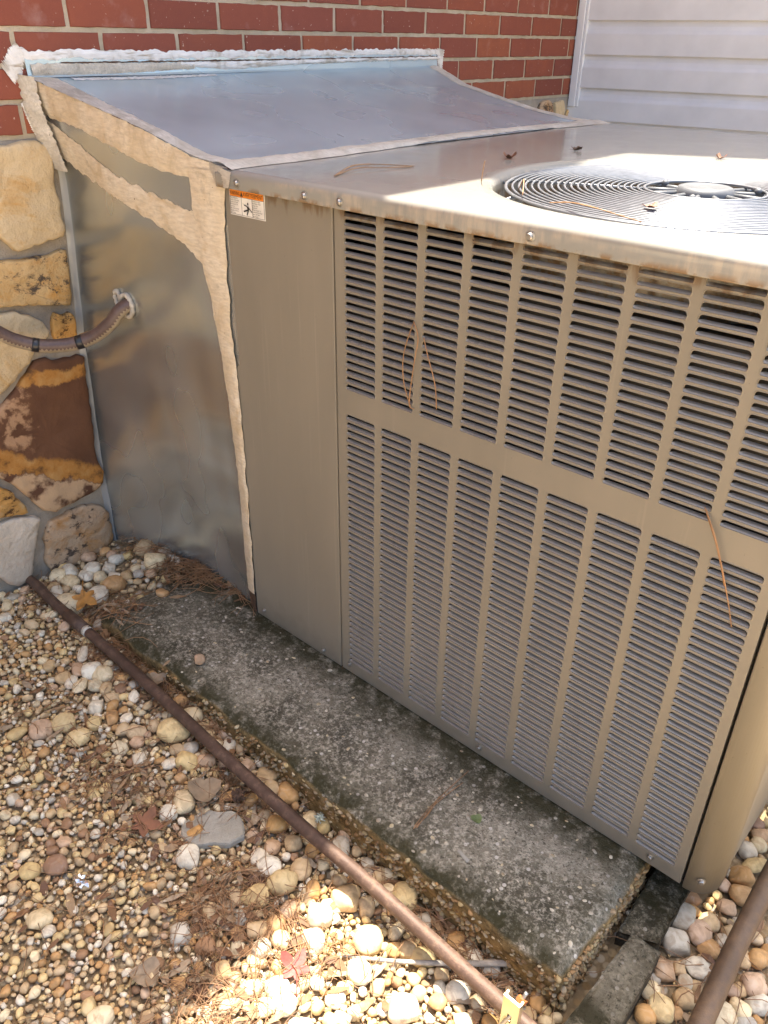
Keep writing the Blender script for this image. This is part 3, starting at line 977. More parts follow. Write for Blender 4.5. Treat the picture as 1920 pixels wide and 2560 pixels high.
# plain access panel, corner post, side and rear cladding, coil coloured dark as shade behind the louvres
def rounded_extrude(name, path, z0, z1, mat):
    V = [(x, y, z) for z in (z0, z1) for x, y in path]
    n = len(path)
    Fc = [(i, i + 1, n + i + 1, n + i) for i in range(n - 1)]
    Fc.append(tuple(range(n - 1, -1, -1)))
    return mesh(name, V, Fc, False, mat)
ap = bmesh.new()
add_box(ap, AX0, -0.0262, 0.0, 0.022, AZ0, 0.9400, 0.0016, 2)
panel = link('access_panel', bm_mesh('access_panel', ap, False, M['paint']), ac)
R_ = 0.045
path = [(0.7650, 0.022), (0.7650, 0.0015), (0.7662, 0.0)] + [(AX1 - R_ + R_ * math.sin(a), R_ - R_ * math.cos(a)) for a in np.linspace(0, math.pi / 2, 14)] + [(AX1, 0.0715), (AX1 - 0.002, 0.0725), (AX1 - 0.012, 0.0725)]
post_me = rounded_extrude('corner_post', path, AZ0 - 0.002, 0.9400, M['paint'])
sm = [False] * len(post_me.polygons)
for i in range(2, 17): sm[i] = True
post_me.polygons.foreach_set('use_smooth', sm)
post = link('corner_post', post_me, ac)
link('side_panel', box_mesh('side_panel', AX1 - 0.020, AX1 - 0.003, 0.0745, 1.325, AZ0 + 0.004, 0.938, M['paint'], 0.001), ac)
link('rear_panel', box_mesh('rear_panel', AX0, AX1 - 0.01, 1.312, 1.330, AZ0, 0.938, M['paint'], 0.001), ac)
link('end_panel', box_mesh('end_panel', AX0 + 0.001, AX0 + 0.018, 0.024, 1.310, AZ0, 0.938, M['paint'], 0.001), ac)
link('coil', box_mesh('coil', AX0 + 0.02, AX1 - 0.022, 0.030, 0.060, AZ0 + 0.002, 0.85, M['coil']), ac)
link('base_rail', box_mesh('base_rail', AX0 + 0.006, AX1 - 0.03, 0.012, 1.31, AZ0 - 0.004, AZ0 + 0.001, M['dark']), ac)  # rail given the shade colour so the gap beneath reads dark
link('blower_wall', box_mesh('blower_wall', -0.02, -0.012, 0.062, 1.31, AZ0 + 0.002, 0.938, M['dark']), ac)
link('partition', box_mesh('partition', -0.010, AX1 - 0.022, 0.83, 0.84, AZ0 + 0.002, 0.938, M['dark']), ac)

# cap with fan opening
FC = Vector((0.408, 0.412))
CX0, CX1, CY0, CY1 = -0.312, 0.826, -0.0145, 1.345
def rr_sdf(x, y, inset):
    x0, x1, y0, y1 = CX0 + inset, CX1 - inset, CY0 + inset, CY1 - inset
    r = 0.058 - inset if (x > .5 and y < .3) else 0.010 - min(inset, .006)
    cx, cy = (x0 + x1) / 2, (y0 + y1) / 2
    qx, qy = abs(x - cx) - (x1 - x0) / 2 + r, abs(y - cy) - (y1 - y0) / 2 + r
    return math.hypot(max(qx, 0), max(qy, 0)) + min(max(qx, qy), 0) - r
angs = sorted(set([2 * math.pi * k / 128 for k in range(128)] + [math.atan2(y - FC.y, x - FC.x) % (2 * math.pi) for x, y in [(CX0, CY0), (CX0, CY1), (CX1, CY1)]] +
        [math.atan2(y - FC.y, x - FC.x) % (2 * math.pi) for x, y in [(CX1 - .058 + .058 * math.sin(a), CY0 + .058 - .058 * math.cos(a)) for a in np.linspace(0, math.pi / 2, 14)]]))
def outline_r(a, inset):
    lo, hi = 0.0, 2.5
    for _ in range(34):
        m = (lo + hi) / 2
        if rr_sdf(FC.x + m * math.cos(a), FC.y + m * math.sin(a), inset) < 0: lo = m
        else: hi = m
    return lo
def build_cap():
    V, Fc = [], []
    n = len(angs)
    rows = []
    for inset, z in ((0.0020, 0.946), (0.0020, 0.9272), (0.0002, 0.9268), (0.0, 0.9280), (0.0, 0.9470), (0.0008, 0.9505), (0.0028, 0.9538), (0.0060, 0.9560), (0.0110, 0.9570), (0.0150, 0.9571)):
        row = []
        for a in angs:
            r = outline_r(a, inset)
            row.append(len(V)); V.append((FC.x + r * math.cos(a), FC.y + r * math.sin(a), z))
        rows.append(row)
    for r, z in ((0.366, 0.9573), (0.362, 0.9573), (0.352, 0.9565), (0.345, 0.9545), (0.340, 0.9505), (0.337, 0.944), (0.336, 0.93), (0.336, 0.84)):
        row = []
        for a in angs:
            row.append(len(V)); V.append((FC.x + r * math.cos(a), FC.y + r * math.sin(a), z))
        rows.append(row)
    for a, b in zip(rows[:-1], rows[1:]):
        for k in range(n):
            k2 = (k + 1) % n
            Fc.append((a[k], a[k2], b[k2], b[k]))
    return mesh('cap', V, Fc, True, M['cap'])
capo = link('cap', build_cap(), ac)

# fan guard: rings on radial wires, hub, blades
guard = bpy.data.objects.new('fan_guard', None); COL.objects.link(guard); guard.parent = ac
guard.matrix_parent_inverse = world_of(ac).inverted()
guard.location = (FC.x, FC.y, 0.95)
NR = 22
def gzr(r): return 0.9505 + 0.004 * (1 - (r / 0.317) ** 2)
for k in range(NR):
    r = 0.094 + (0.317 - 0.094) * k / (NR - 1)
    nn = 96 if r > .2 else 64
    pts = [Vector((FC.x + r * math.cos(2 * math.pi * q / nn), FC.y + r * math.sin(2 * math.pi * q / nn), gzr(r))) for q in range(nn)]
    link('guard_ring', tube_mesh('guard_ring', pts, 0.0019 if k not in (0, NR - 1) else 0.0026, M['wire'], 6, False, True), guard)
spk = [math.radians(a) for a in (197, 229, 260, 292, 325, 357, 29, 62, 95, 128, 162)]
for a in spk:
    pts = [Vector((FC.x + r * math.cos(a), FC.y + r * math.sin(a), gzr(r) - 0.0042 - (0.004 if r > .325 else 0))) for r in (0.090, 0.16, 0.24, 0.316, 0.331, 0.3375)]
    link('guard_wire', tube_mesh('guard_wire', pts, 0.0024, M['wire'], 6), guard)
hubm = bmesh.new()
def lathe(bm, prof, n, cx, cy):
    rows = [[bm.verts.new((cx + r * math.cos(2 * math.pi * k / n), cy + r * math.sin(2 * math.pi * k / n), z)) for k in range(n)] for r, z in prof]
    for a, b in zip(rows[:-1], rows[1:]):
        for k in range(n):
            bm.faces.new((a[k], a[(k + 1) % n], b[(k + 1) % n], b[k]))
    bm.faces.new(rows[-1]); bm.faces.new(rows[0][::-1])
lathe(hubm, [(0.046, 0.930), (0.047, 0.946), (0.0455, 0.954), (0.042, 0.9595), (0.037, 0.9612), (0.034, 0.9606)], 40, FC.x, FC.y)
hub = link('motor_hub', bm_mesh('motor_hub', hubm, True, M['hub']), ac)
for k in range(12):
    a = 2 * math.pi * (k + .35) / 12
    p0 = Vector((FC.x + .042 * math.cos(a), FC.y + .042 * math.sin(a), 0.950)); p1 = Vector((FC.x + .104 * math.cos(a), FC.y + .104 * math.sin(a), 0.9475))
    link('hub_arm', tube_mesh('hub_arm', [p0, p0.lerp(p1, .5), p1], 0.0042, M['hub'], 8), hub)
    if k % 4 == 1:
        bmk = bmesh.new(); bmesh.ops.create_icosphere(bmk, subdivisions=2, radius=0.0065, matrix=Matrix.Translation(p0.lerp(p1, .7) + Vector((0, 0, .005))))
        link('mount_bolt', bm_mesh('mount_bolt', bmk, True, M['hub']), hub)
for k in range(4):
    V, Fc = [], []
    for i in range(7):
        r = lerp(0.055, 0.300, i / 6)
        for j in range(6):
            a = math.pi / 2 * k + 0.3 + (j / 5 - .5) * (1.05 + .15 * i / 6) + .25 * i / 6
            V.append((FC.x + r * math.cos(a), FC.y + r * math.sin(a), 0.86 + 0.05 * (j / 5 - .5) + .006 * math.sin(j / 5 * math.pi)))
    for i in range(6):
        for j in range(5):
            Fc.append((i * 6 + j, (i + 1) * 6 + j, (i + 1) * 6 + j + 1, i * 6 + j + 1))
    link('fan_blade', mesh('fan_blade', V, Fc, True, M['blade']), ac)
bmk = bmesh.new(); lathe(bmk, [(0.07, 0.70), (0.07, 0.885), (0.05, 0.90)], 28, FC.x, FC.y)
link('fan_motor', bm_mesh('fan_motor', bmk, False, M['dark']), ac)

# screws
def screw_mesh():
    bm = bmesh.new()
    n = 12
    prof = [(0.0085, 0.0), (0.0085, -0.0008), (0.0062, -0.0012), (0.0056, -0.0044), (0.0045, -0.0054)]
    rows = [[bm.verts.new((r * math.cos(2 * math.pi * k / n), y, r * math.sin(2 * math.pi * k / n))) for k in range(n)] for r, y in prof]
    for a, b in zip(rows[:-1], rows[1:]):
        for k in range(n):
            bm.faces.new((a[k], b[k], b[(k + 1) % n], a[(k + 1) % n]))
    bm.faces.new(rows[-1][::-1])
    return bm_mesh('screw', bm, False, M['screw'])
smesh = screw_mesh()
for x, z, y, par, s in ((-0.245, 0.9385, CY0, capo, .8), (-0.074, 0.938, CY0, capo, .8), (0.006, 0.938, CY0, capo, .8), (0.357, 0.938, CY0, capo, .85), (0.70, 0.938, CY0, capo, .85),
                        (-0.282, -0.020, 0, panel, .62), (-0.080, -0.026, 0, panel, .62), (0.002, -0.0175, 0, lp, .7), (0.350, -0.0215, 0, lp, .7), (0.705, -0.0225, 0, lp, .75), (0.789, -0.012, 0.005, post, .85)):
    o = link('screw', smesh, par, (x, y - 0.0002, z), (0, rng.uniform(0, 1), 0 if y < .004 else .5), (s, 1, s))

# warning label
lab = link('warning_label', box_mesh('warning_label', -0.2865, -0.1910, -0.0006, 0.0004, 0.8805, 0.9255, M['label_white']), ac)
tag(lab, 'white bilingual warning sticker with an orange header')
link('header', box_mesh('header', -0.2845, -0.1930, -0.0011, -0.0005, 0.9130, 0.9240, M['label_orange']), lab)
bmk = bmesh.new()
for x0, x1, z0, z1 in ((-0.2851, -0.2846, .8822, .9247), (-0.1929, -0.1924, .8822, .9247), (-0.2846, -0.1929, .8822, .8827), (-0.2846, -0.1929, .9242, .9247), (-0.2846, -0.1929, .9124, .9129), (-0.2538, -0.2534, .8827, .9124), (-0.2246, -0.2242, .8827, .9124)):
    add_box(bmk, x0, x1, -0.00105, -0.0004, z0, z1)
link('frame', bm_mesh('frame', bmk, False, M['ink']), lab)
def flat_poly(polys, y=-0.0014):
    V, Fc = [], []
    for pl in polys:
        b = len(V); V.extend((x, y, z) for x, z in pl); Fc.append(tuple(range(b, b + len(pl))))
    return V, Fc
def limb(x0, z0, x1, z1, w):
    d = Vector((x1 - x0, z1 - z0)).normalized(); n = Vector((-d.y, d.x)) * w / 2
    return [(x0 + n.x, z0 + n.y), (x0 - n.x, z0 - n.y), (x1 - n.x, z1 - n.y), (x1 + n.x, z1 + n.y)]
px, pz = -0.2533, 0.8830
sxm, szm = 0.0285 / 230, 0.029 / 320          # sticker sketch units
def S_(u, v): return (px + u * sxm, pz + (330 - v) * szm)
fig = [limb(*S_(130, 150), *S_(150, 215), .0042), limb(*S_(135, 150), *S_(225, 245), .0021), limb(*S_(125, 150), *S_(55, 130), .0021), limb(*S_(150, 210), *S_(40, 255), .0027), limb(*S_(150, 210), *S_(110, 315), .0027),
       [(S_(140, 100)[0] + .0017 * math.cos(t), S_(140, 100)[1] + .0022 * math.sin(t)) for t in np.linspace(0, 2 * math.pi, 14, endpoint=False)],
       [S_(15, 95), S_(45, 108), S_(38, 118), S_(62, 128), S_(34, 122), S_(40, 112)]]
V, Fc = flat_poly(fig)
link('pictogram', mesh('pictogram', V, Fc, False, M['ink']), lab)
V, Fc = flat_poly([[(-0.2555, .9142), (-0.2475, .9142), (-0.2515, .9228)]], -0.0015)
link('alert_triangle', mesh('alert_triangle', V, Fc, False, M['ink']), lab)
def text_mesh(lines):
    dg_objs = []
    for txt, x, z, h, wmax in lines:
        cu = bpy.data.curves.new('t', 'FONT'); cu.body = txt; cu.size = 1.0; cu.resolution_u = 2
        ob = bpy.data.objects.new('t', cu); COL.objects.link(ob); dg_objs.append((ob, x, z, h, wmax))
    bpy.context.view_layer.update()
    dg = bpy.context.evaluated_depsgraph_get()
    V, Fc = [], []
    for ob, x, z, h, wmax in dg_objs:
        me_ = bpy.data.meshes.new_from_object(ob.evaluated_get(dg))
        vs_ = [v.co.copy() for v in me_.vertices]
        if vs_:
            wd = max(v.x for v in vs_) - min(v.x for v in vs_)
            sx = min(h * 0.95, wmax / wd); b = len(V)
            V.extend((x + v.x * sx, -0.0016, z + v.y * h) for v in vs_)
            Fc.extend(tuple(b + i for i in p.vertices) for p in me_.polygons)
        bpy.data.meshes.remove(me_)
    for ob, *_ in dg_objs:
        cu = ob.data; bpy.data.objects.remove(ob); bpy.data.curves.remove(cu)
    return V, Fc
V, Fc = text_mesh([('WARNING', -0.2838, .9152, .0098, .0275), ('AVERTISSEMENT', -0.2470, .9152, .0098, .0530)])
link('header_lettering', mesh('header_lettering', V, Fc, False, M['ink']), lab)
L1 = ['Risk of electric', 'shock. Can cause', 'injury or death.', 'Disconnect all', 'remote', 'electrical power', 'supplies before', 'servicing.']
L2 = ['Risque de choc', 'électrique. Peut', 'causer des', 'blessures.', 'Il faut couper le', 'courant électrique', 'avant de faire', "l'entretien."]
lines = [(t, -0.2836, .9092 - .0036 * i, .0037, .0285) for i, t in enumerate(L1)] + [(t, -0.2233, .9092 - .0036 * i, .0037, .0290) for i, t in enumerate(L2)]
V, Fc = text_mesh(lines)
link('body_lettering', mesh('body_lettering', V, Fc, False, M['ink']), lab)

# ================================================================== SHEET METAL DUCT
duct = thing('sheet_metal_duct', 'galvanised sheet metal duct sealed with tan mastic between cabinet and wall', 'duct', (-0.6, 0.6, -0.05))
def ys(x, z):
    base = lerp(-0.030, 0.0, min(1, max(0, (x + 0.9) / 0.6)))
    b = interp(x, [-0.9, -0.75, -0.6, -0.45, -0.366, -0.31], [0.0, 0.036, 0.052, 0.040, 0.022, 0.0])
    top = smooth01((0.95 - z) / 1.0)
    wav = 0.0035 * nz(x * 4, z * 5, 2.0) * smooth01((x + .9) / .1) * smooth01((-.3 - x) / .08)
    edge = interp(z, [-0.06, 0.05, 0.17, 0.30, 0.475, 0.656, 0.782, 0.891, 1.009, 1.08], [-0.003, -0.002, -0.002, 0.003, 0.011, 0.025, 0.036, 0.042, 0.018, 0.004]) * smooth01((-0.60 - x) / 0.30)
    return base + b * top + wav + edge
LPX, LPZ = [-0.90, -0.675, -0.519, -0.376, -0.276], [1.078, 1.035, 1.004, 0.969, 0.9585]
RPX, RPZ = [-0.90, -0.854, -0.778, -0.634, -0.515, -0.377, -0.29], [1.080, 1.063, 1.034, 1.004, 0.980, 0.9615, 0.9585]
def zt(x, y):
    a = interp(x, LPX, LPZ); b = interp(x, RPX, RPZ)
    t = smooth01((y - 0.15) / 1.2)
    return lerp(a, b, t) + 0.0022 * nz(x * 4, y * 3, 8.0) * smooth01((-.3 - x) / .1)
def top_y0(x):
    return ys(x, interp(x, LPX, LPZ))
# top sheet
nX, nY = 30, 60
V = []
for j in range(nY + 1):
    for i in range(nX + 1):
        x = lerp(-0.897 - .012 * j / nY, -0.285, i / nX)
        y = lerp(top_y0(x) - 0.001, 1.345, j / nY)
        V.append((x, y, zt(x, y)))
Fc = [(j * (nX + 1) + i, j * (nX + 1) + i + 1, (j + 1) * (nX + 1) + i + 1, (j + 1) * (nX + 1) + i) for j in range(nY) for i in range(nX)]
link('top_sheet', mesh('top_sheet', V, Fc, True, M['galv_top']), duct)
# side sheet facing the camera
nX, nZ = 34, 40
V = []
for k in range(nZ + 1):
    for i in range(nX + 1):
        x = lerp(-0.897, -0.300, i / nX)
        zt_ = interp(x, LPX, LPZ) + 0.001
        z = lerp(-0.10, zt_, k / nZ)
        V.append((x, ys(x, z), z))
Fc = [(j * (nX + 1) + i, j * (nX + 1) + i + 1, (j + 1) * (nX + 1) + i + 1, (j + 1) * (nX + 1) + i) for j in range(nZ) for i in range(nX)]
link('side_sheet', mesh('side_sheet', V, Fc, True, M['galv_side']), duct)
# far side, wall flanges
V = [(-0.905, 1.342, -0.1), (-0.30, 1.342, -0.1)] + [(x, 1.342, zt(x, 1.342) - .002) for x in np.linspace(-0.30, -0.905, 14)]
link('far_sheet', mesh('far_sheet', V, [tuple(range(len(V)))], False, M['galv_side']), duct)
# upturned flange on the brick
V, Fc = [], []
for j in range(61):
    s = lerp(-0.030, 1.362, j / 60)
    for z, o_ in ((1.0775, 0.010), (1.082, 0.005), (1.100, 0.0035), (1.114, 0.003)):
        V.append(tuple(W(s, z + 0.002 * nz(s * 6, z * 3), o_ + 0.0016 * nz(s * 15, z * 40))))
for j in range(60):
    for k in range(3):
        Fc.append((j * 4 + k, (j + 1) * 4 + k, (j + 1) * 4 + k + 1, j * 4 + k + 1))
link('wall_flange', mesh('wall_flange', V, Fc, False, M['galv_top']), duct)
# side flange along the stone wall
V, Fc = [], []
zl = np.linspace(-0.09, 1.06, 47)
for z in zl:
    y0 = ys(-0.897, z)
    for k, (dx, dy) in enumerate(((0.010, 0.001), (0.005, -0.003), (0.000, -0.007), (-0.002, -0.011))):
        V.append((-0.897 + dx + 0.0015 * nz(z * 20, k), y0 + dy + 0.002 * nz(z * 9, k * 3), z))
for j in range(len(zl) - 1):
    for k in range(3):
        Fc.append((j * 4 + k, j * 4 + k + 1, (j + 1) * 4 + k + 1, (j + 1) * 4 + k))
link('side_flange', mesh('side_flange', V, Fc, True, M['galv_edge']), duct)

def poly_at(P, t):
    L = [(Vector(P[i + 1]) - Vector(P[i])).length for i in range(len(P) - 1)]
    T = sum(L); d = t * T
    for i, l in enumerate(L):
        if d <= l or i == len(L) - 1:
            return Vector(P[i]).lerp(Vector(P[i + 1]), min(1, d / max(l, 1e-9)))
        d -= l
def ribbon(name, A, B, normal, mat, parent, nu=60, nv=7, thick=0.003, rag=0.004, seed=0.0, snap=None, fine=1.0, label=None):
    """smeared band between two polylines, thick in the middle with ragged thin edges"""
    V, Fc = [], []
    nrm = Vector(normal).normalized()
    nu = int(nu * 1.8)
    for i in range(nu + 1):
        t = i / nu
        a, b = poly_at(A, t), poly_at(B, t)
        ra = rag * (nz(t * 22 * fine, seed, 1.0) + .6 * nz(t * 60 * fine, seed, 2.0) + .18 * nz(t * 160, seed, 4.0))
        rb = rag * (nz(t * 22 * fine, seed + 5, 1.0) + .6 * nz(t * 60 * fine, seed + 5, 2.0) + .18 * nz(t * 160, seed + 5, 4.0))
        d = (b - a)
        dl = max(d.length, 1e-6)
        for k in range(nv):
            v = lerp(ra / dl, 1 + rb / dl, k / (nv - 1))
            p = a + d * v
            n_ = nrm
            if snap:
                p, n_ = snap(p)
            h = thick * 0.6 * (0.05 + 0.95 * (1 - abs(2 * k / (nv - 1) - 1) ** 3)) * (1 + .5 * nz(t * 30 * fine, k * .8, seed) + .3 * nz(t * 90, k * 2.0, seed))
            V.append(p + n_ * (h + 0.0006))
    for i in range(nu):
        for k in range(nv - 1):
            Fc.append((i * nv + k, (i + 1) * nv + k, (i + 1) * nv + k + 1, i * nv + k + 1))
    o = link(name, mesh(name, V, Fc, True, mat), parent)
    if label: o['label'] = label
    return o
def snap_wall(out):
    def f(p):
        s = p.y / math.cos(WYAW)
        return W(s, p.z, out), Vector((1, 0, 0))
    return f
def snap_side(p):
    return Vector((p.x, ys(p.x, p.z), p.z)), Vector((0, -1, 0))
def snap_top(p):
    return Vector((p.x, p.y, zt(p.x, p.y))), Vector((0.15, 0, 1)).normalized()
ribbon('mastic_band', [(-0.897, -.03, 1.077), (-0.675, -.02, 1.0345), (-0.519, -.011, 1.0035), (-0.376, -.004, 0.968), (-0.285, 0, 0.957)],
       [(-0.892, -.03, 1.005), (-0.753, 0, 0.990), (-0.632, 0, 0.965), (-0.532, 0, 0.942), (-0.462, 0, 0.934), (-0.37, 0, 0.930)], (0, -1, 0), M['mastic'], duct, 80, 8, 0.0035, 0.005, 1.0, snap_side)
ribbon('mastic_band', [(-0.892, 0, 1.000), (-0.805, 0, 0.967), (-0.735, 0, 0.944), (-0.631, 0, 0.911), (-0.515, 0, 0.889), (-0.385, 0, 0.868)],
       [(-0.880, 0, 0.925), (-0.835, 0, 0.905), (-0.673, 0, 0.874), (-0.527, 0, 0.835), (-0.431, 0, 0.804), (-0.365, 0, 0.765)], (0, -1, 0), M['mastic'], duct, 80, 8, 0.0032, 0.006, 2.0, snap_side)
ribbon('mastic_band', [(-0.392, 0, 0.950), (-0.392, 0, 0.873), (-0.380, 0, 0.776), (-0.368, 0, 0.706), (-0.357, 0, 0.604), (-0.351, 0, 0.514), (-0.348, 0, 0.397), (-0.347, 0, 0.258), (-0.353, 0, 0.131), (-0.357, 0, 0.002)],
       [(-0.285, 0, 0.950), (-0.297, 0, 0.915), (-0.306, 0, 0.847), (-0.311, 0, 0.726), (-0.312, 0, 0.652), (-0.307, 0, 0.577), (-0.304, 0, 0.476), (-0.306, 0, 0.31), (-0.308, 0, 0.125), (-0.313, 0, 0.012)], (0, -1, 0), M['mastic'], duct, 110, 8, 0.0045, 0.0045, 3.0,
       lambda p: (Vector((p.x, ys(p.x, p.z) - 0.002, p.z)), Vector((0, -1, 0))))
ribbon('mastic_band', [(-0.892, -.03, 1.079), (-0.675, -.02, 1.036), (-0.519, -.011, 1.005), (-0.376, -.004, 0.970), (-0.285, 0, 0.959)],
       [(-0.880, 0.030, 1.07), (-0.70, 0.022, 1.04), (-0.55, 0.022, 1.01), (-0.40, 0.030, 0.975), (-0.30, 0.045, 0.960)], (0, 0, 1), M['mastic_grey'], duct, 80, 7, 0.003, 0.004, 4.0, snap_top)
ribbon('mastic_band', [(-0.325, 0.0, .965), (-0.320, 0.176, .965), (-0.330, 0.403, .965), (-0.332, 0.559, .965), (-0.346, 0.762, .965), (-0.342, 0.947, .965), (-0.335, 1.345, .965)],
       [(-0.262, -0.010, .958), (-0.268, 0.022, .958), (-0.266, 0.216, .958), (-0.288, 0.528, .958), (-0.300, 0.913, .958), (-0.262, 1.345, .958)], (0, 0, 1), M['mastic_grey'], duct, 130, 8, 0.0062, 0.005, 5.0,
       lambda p: (Vector((p.x, p.y, max(zt(p.x, p.y) if p.x < -.287 else 0, 0.9572))), Vector((0.1, 0, 1)).normalized()))
ribbon('mastic_band', [(-0.897, 1.305, 1.07), (-0.60, 1.308, 1.0), (-0.30, 1.305, .96)], [(-0.905, 1.352, 1.07), (-0.60, 1.350, 1.0), (-0.30, 1.352, .96)], (0, 0, 1), M['mastic_grey'], duct, 70, 7, 0.004, 0.004, 6.0, snap_top)
ribbon('mastic_band', [W(-0.052, 1.085, .001), W(-0.050, 1.02, .001), W(-0.036, 0.965, .001), W(-0.012, 0.90, .001)], [(-0.868, -0.029, 1.08), (-0.868, -0.026, 1.02), (-0.862, -0.012, 0.96), (-0.855, 0.0, 0.895)], (0.5, -1, 0), M['mastic_grey'], duct, 40, 8, 0.006, 0.006, 7.0)
ribbon('grime', [(-0.352, 0, 0.004), (-0.350, 0, -0.042)], [(-0.3125, 0, 0.014), (-0.3125, 0, -0.042)], (0, -1, 0), M['gum'], duct, 14, 6, 0.003, 0.004, 9.0, lambda p: (Vector((p.x, ys(p.x, p.z) - 0.001, p.z)), Vector((0, -1, 0))), label='dark wet grime at the foot of the mastic band')
ribbon('gap', [W(0.05, 1.1055), W(0.6, 1.1062), W(1.36, 1.1100)], [W(0.05, 1.1025), W(0.6, 1.1030), W(1.36, 1.1070)], (1, 0, 0), M['gum'], duct, 160, 4, 0.0030, 0.0022, 31.0, snap_wall(0.0040), 2.5)
# corner wrap onto the cap flange
ribbon('mastic_band', [(-0.330, -0.006, 0.966), (-0.330, -0.0045, 0.945), (-0.322, -0.002, 0.925)], [(-0.258, -0.0155, 0.955), (-0.262, -0.0155, 0.942), (-0.268, -0.0155, 0.928)], (0, -1, 0), M['mastic_grey'], duct, 26, 8, 0.004, 0.004, 8.0)
# white sealant along the brick
U = [(-0.046, 1.132), (-0.018, 1.126), (0.078, 1.129), (0.252, 1.127), (0.451, 1.125), (0.68, 1.127), (0.947, 1.127), (1.26, 1.130), (1.372, 1.128)]
Mi = [(-0.040, 1.106), (0.073, 1.106), (0.248, 1.103), (0.448, 1.105), (0.679, 1.107), (0.946, 1.110), (1.372, 1.111)]
ribbon('sealant_bead', [W(s, z) for s, z in U], [W(s, z) for s, z in Mi], (1, 0, 0), M['sealant'], duct, 220, 8, 0.0045, 0.0065, 11.0, snap_wall(0.0005), 2.0)
ribbon('sealant_bead', [W(0.36, 1.1025), W(0.60, 1.103), W(0.95, 1.106), W(1.372, 1.108)], [W(0.36, 1.096), W(0.50, 1.084), W(0.70, 1.092), W(1.0, 1.097), W(1.372, 1.100)], (1, 0, 0), M['sealant'], duct, 120, 6, 0.0045, 0.0035, 13.0, snap_wall(0.0045), 2.0)
ribbon('sealant_bead', [W(-0.02, 1.103), W(0.12, 1.103), W(0.40, 1.101)], [W(-0.02, 1.079), W(0.12, 1.079), W(0.40, 1.088)], (1, 0, 0), M['mastic_grey'], duct, 60, 6, 0.004, 0.003, 15.0, snap_wall(0.0045), 1.5)
ribbon('sealant_bead', [(-0.885, 0.06, 1.0), (-0.885, 0.25, 1.0), (-0.886, 0.45, 1.0)], [(-0.868, 0.06, 1.0), (-0.862, 0.25, 1.0), (-0.876, 0.45, 1.0)], (0, 0, 1), M['sealant'], duct, 60, 6, 0.0016, 0.006, 17.0, snap_top, 1.5)
ribbon('sealant_bead', [W(-0.082, 1.098), W(-0.072, 1.112), W(-0.058, 1.130), W(-0.042, 1.142)], [W(-0.062, 1.066), W(-0.040, 1.083), W(-0.034, 1.10), W(-0.024, 1.116)], (1, 0, 0), M['sealant'], duct, 40, 8, 0.0055, 0.008, 19.0, snap_wall(0.0005), 1.5, 'thick white sealant smear on the brick corner')
ribbon('sealant_bead', [W(-0.056, 1.030), W(-0.045, 0.99), W(-0.034, 0.962)], [W(-0.032, 1.035), W(-0.028, 0.99), W(-0.018, 0.958)], (1, 0, 0), M['sealant'], duct, 30, 6, 0.004, 0.004, 21.0, snap_wall(0.0005), 1.5)
ribbon('sealant_bead', [W(1.362, 1.131), W(1.366, 1.10), W(1.372, 1.073)], [W(1.400, 1.126), W(1.396, 1.10), W(1.394, 1.066)], (1, 0, 0), M['sealant'], duct, 30, 6, 0.006, 0.006, 23.0, snap_wall(0.0005), 1.5)

# ================================================================== CONDUIT
conduit = thing('electrical_conduit', 'brown and beige flexible conduit entering the metal duct side', 'conduit', (-0.68, -0.02, 0.631))
cpts = catmull([(-0.655, 0.03, 0.648), (-0.680, -0.018, 0.631), (-0.702, -0.043, 0.596), (-0.74, -0.073, 0.562), (-0.77, -0.115, 0.549), (-0.79, -0.165, 0.553), (-0.81, -0.206, 0.568), (-0.82, -0.242, 0.593), (-0.83, -0.32, 0.67), (-0.85, -0.40, 0.80), (-0.865, -0.44, 0.98)], 10)
link('sleeve', tube_mesh('sleeve', cpts, 0.0152, M['conduit'], 24, uv=True), conduit)
def sub(path, t0, t1):
    n = len(path); a, b = int(t0 * n), int(t1 * n)
    return path[a:b + 1]
def near_i(p): return min(range(len(cpts)), key=lambda i: (cpts[i] - Vector(p)).length)
for q in ((-0.757, -0.095, 0.553), (-0.797, -0.180, 0.557)):
    i = near_i(q)
    link('tape_band', tube_mesh('tape_band', [cpts[i - 1], cpts[i], cpts[i + 1], cpts[i + 2]], 0.0160, M['tape'], 24), conduit)
link('ground_wire', tube_mesh('ground_wire', catmull([(-0.705, 0.0, 0.642), (-0.715, -0.025, 0.612), (-0.745, -0.058, 0.578), (-0.765, -0.09, 0.566)], 8), 0.0024, M['wire_or'], 8), conduit)
def blob(seed, n=3, rad=0.01, sq=(1, 1, 1), amp=0.3):
    bm = bmesh.new(); bmesh.ops.create_icosphere(bm, subdivisions=n, radius=1.0)
    for v in bm.verts:
        c = v.co.copy()
        v.co = Vector([c[k] * sq[k] for k in range(3)]) * rad * (1 + amp * noise.noise(c * 1.6 + Vector((seed, 0, 0))) + .5 * amp * noise.noise(c * 4 + Vector((seed, 3, 0))))
    return bm
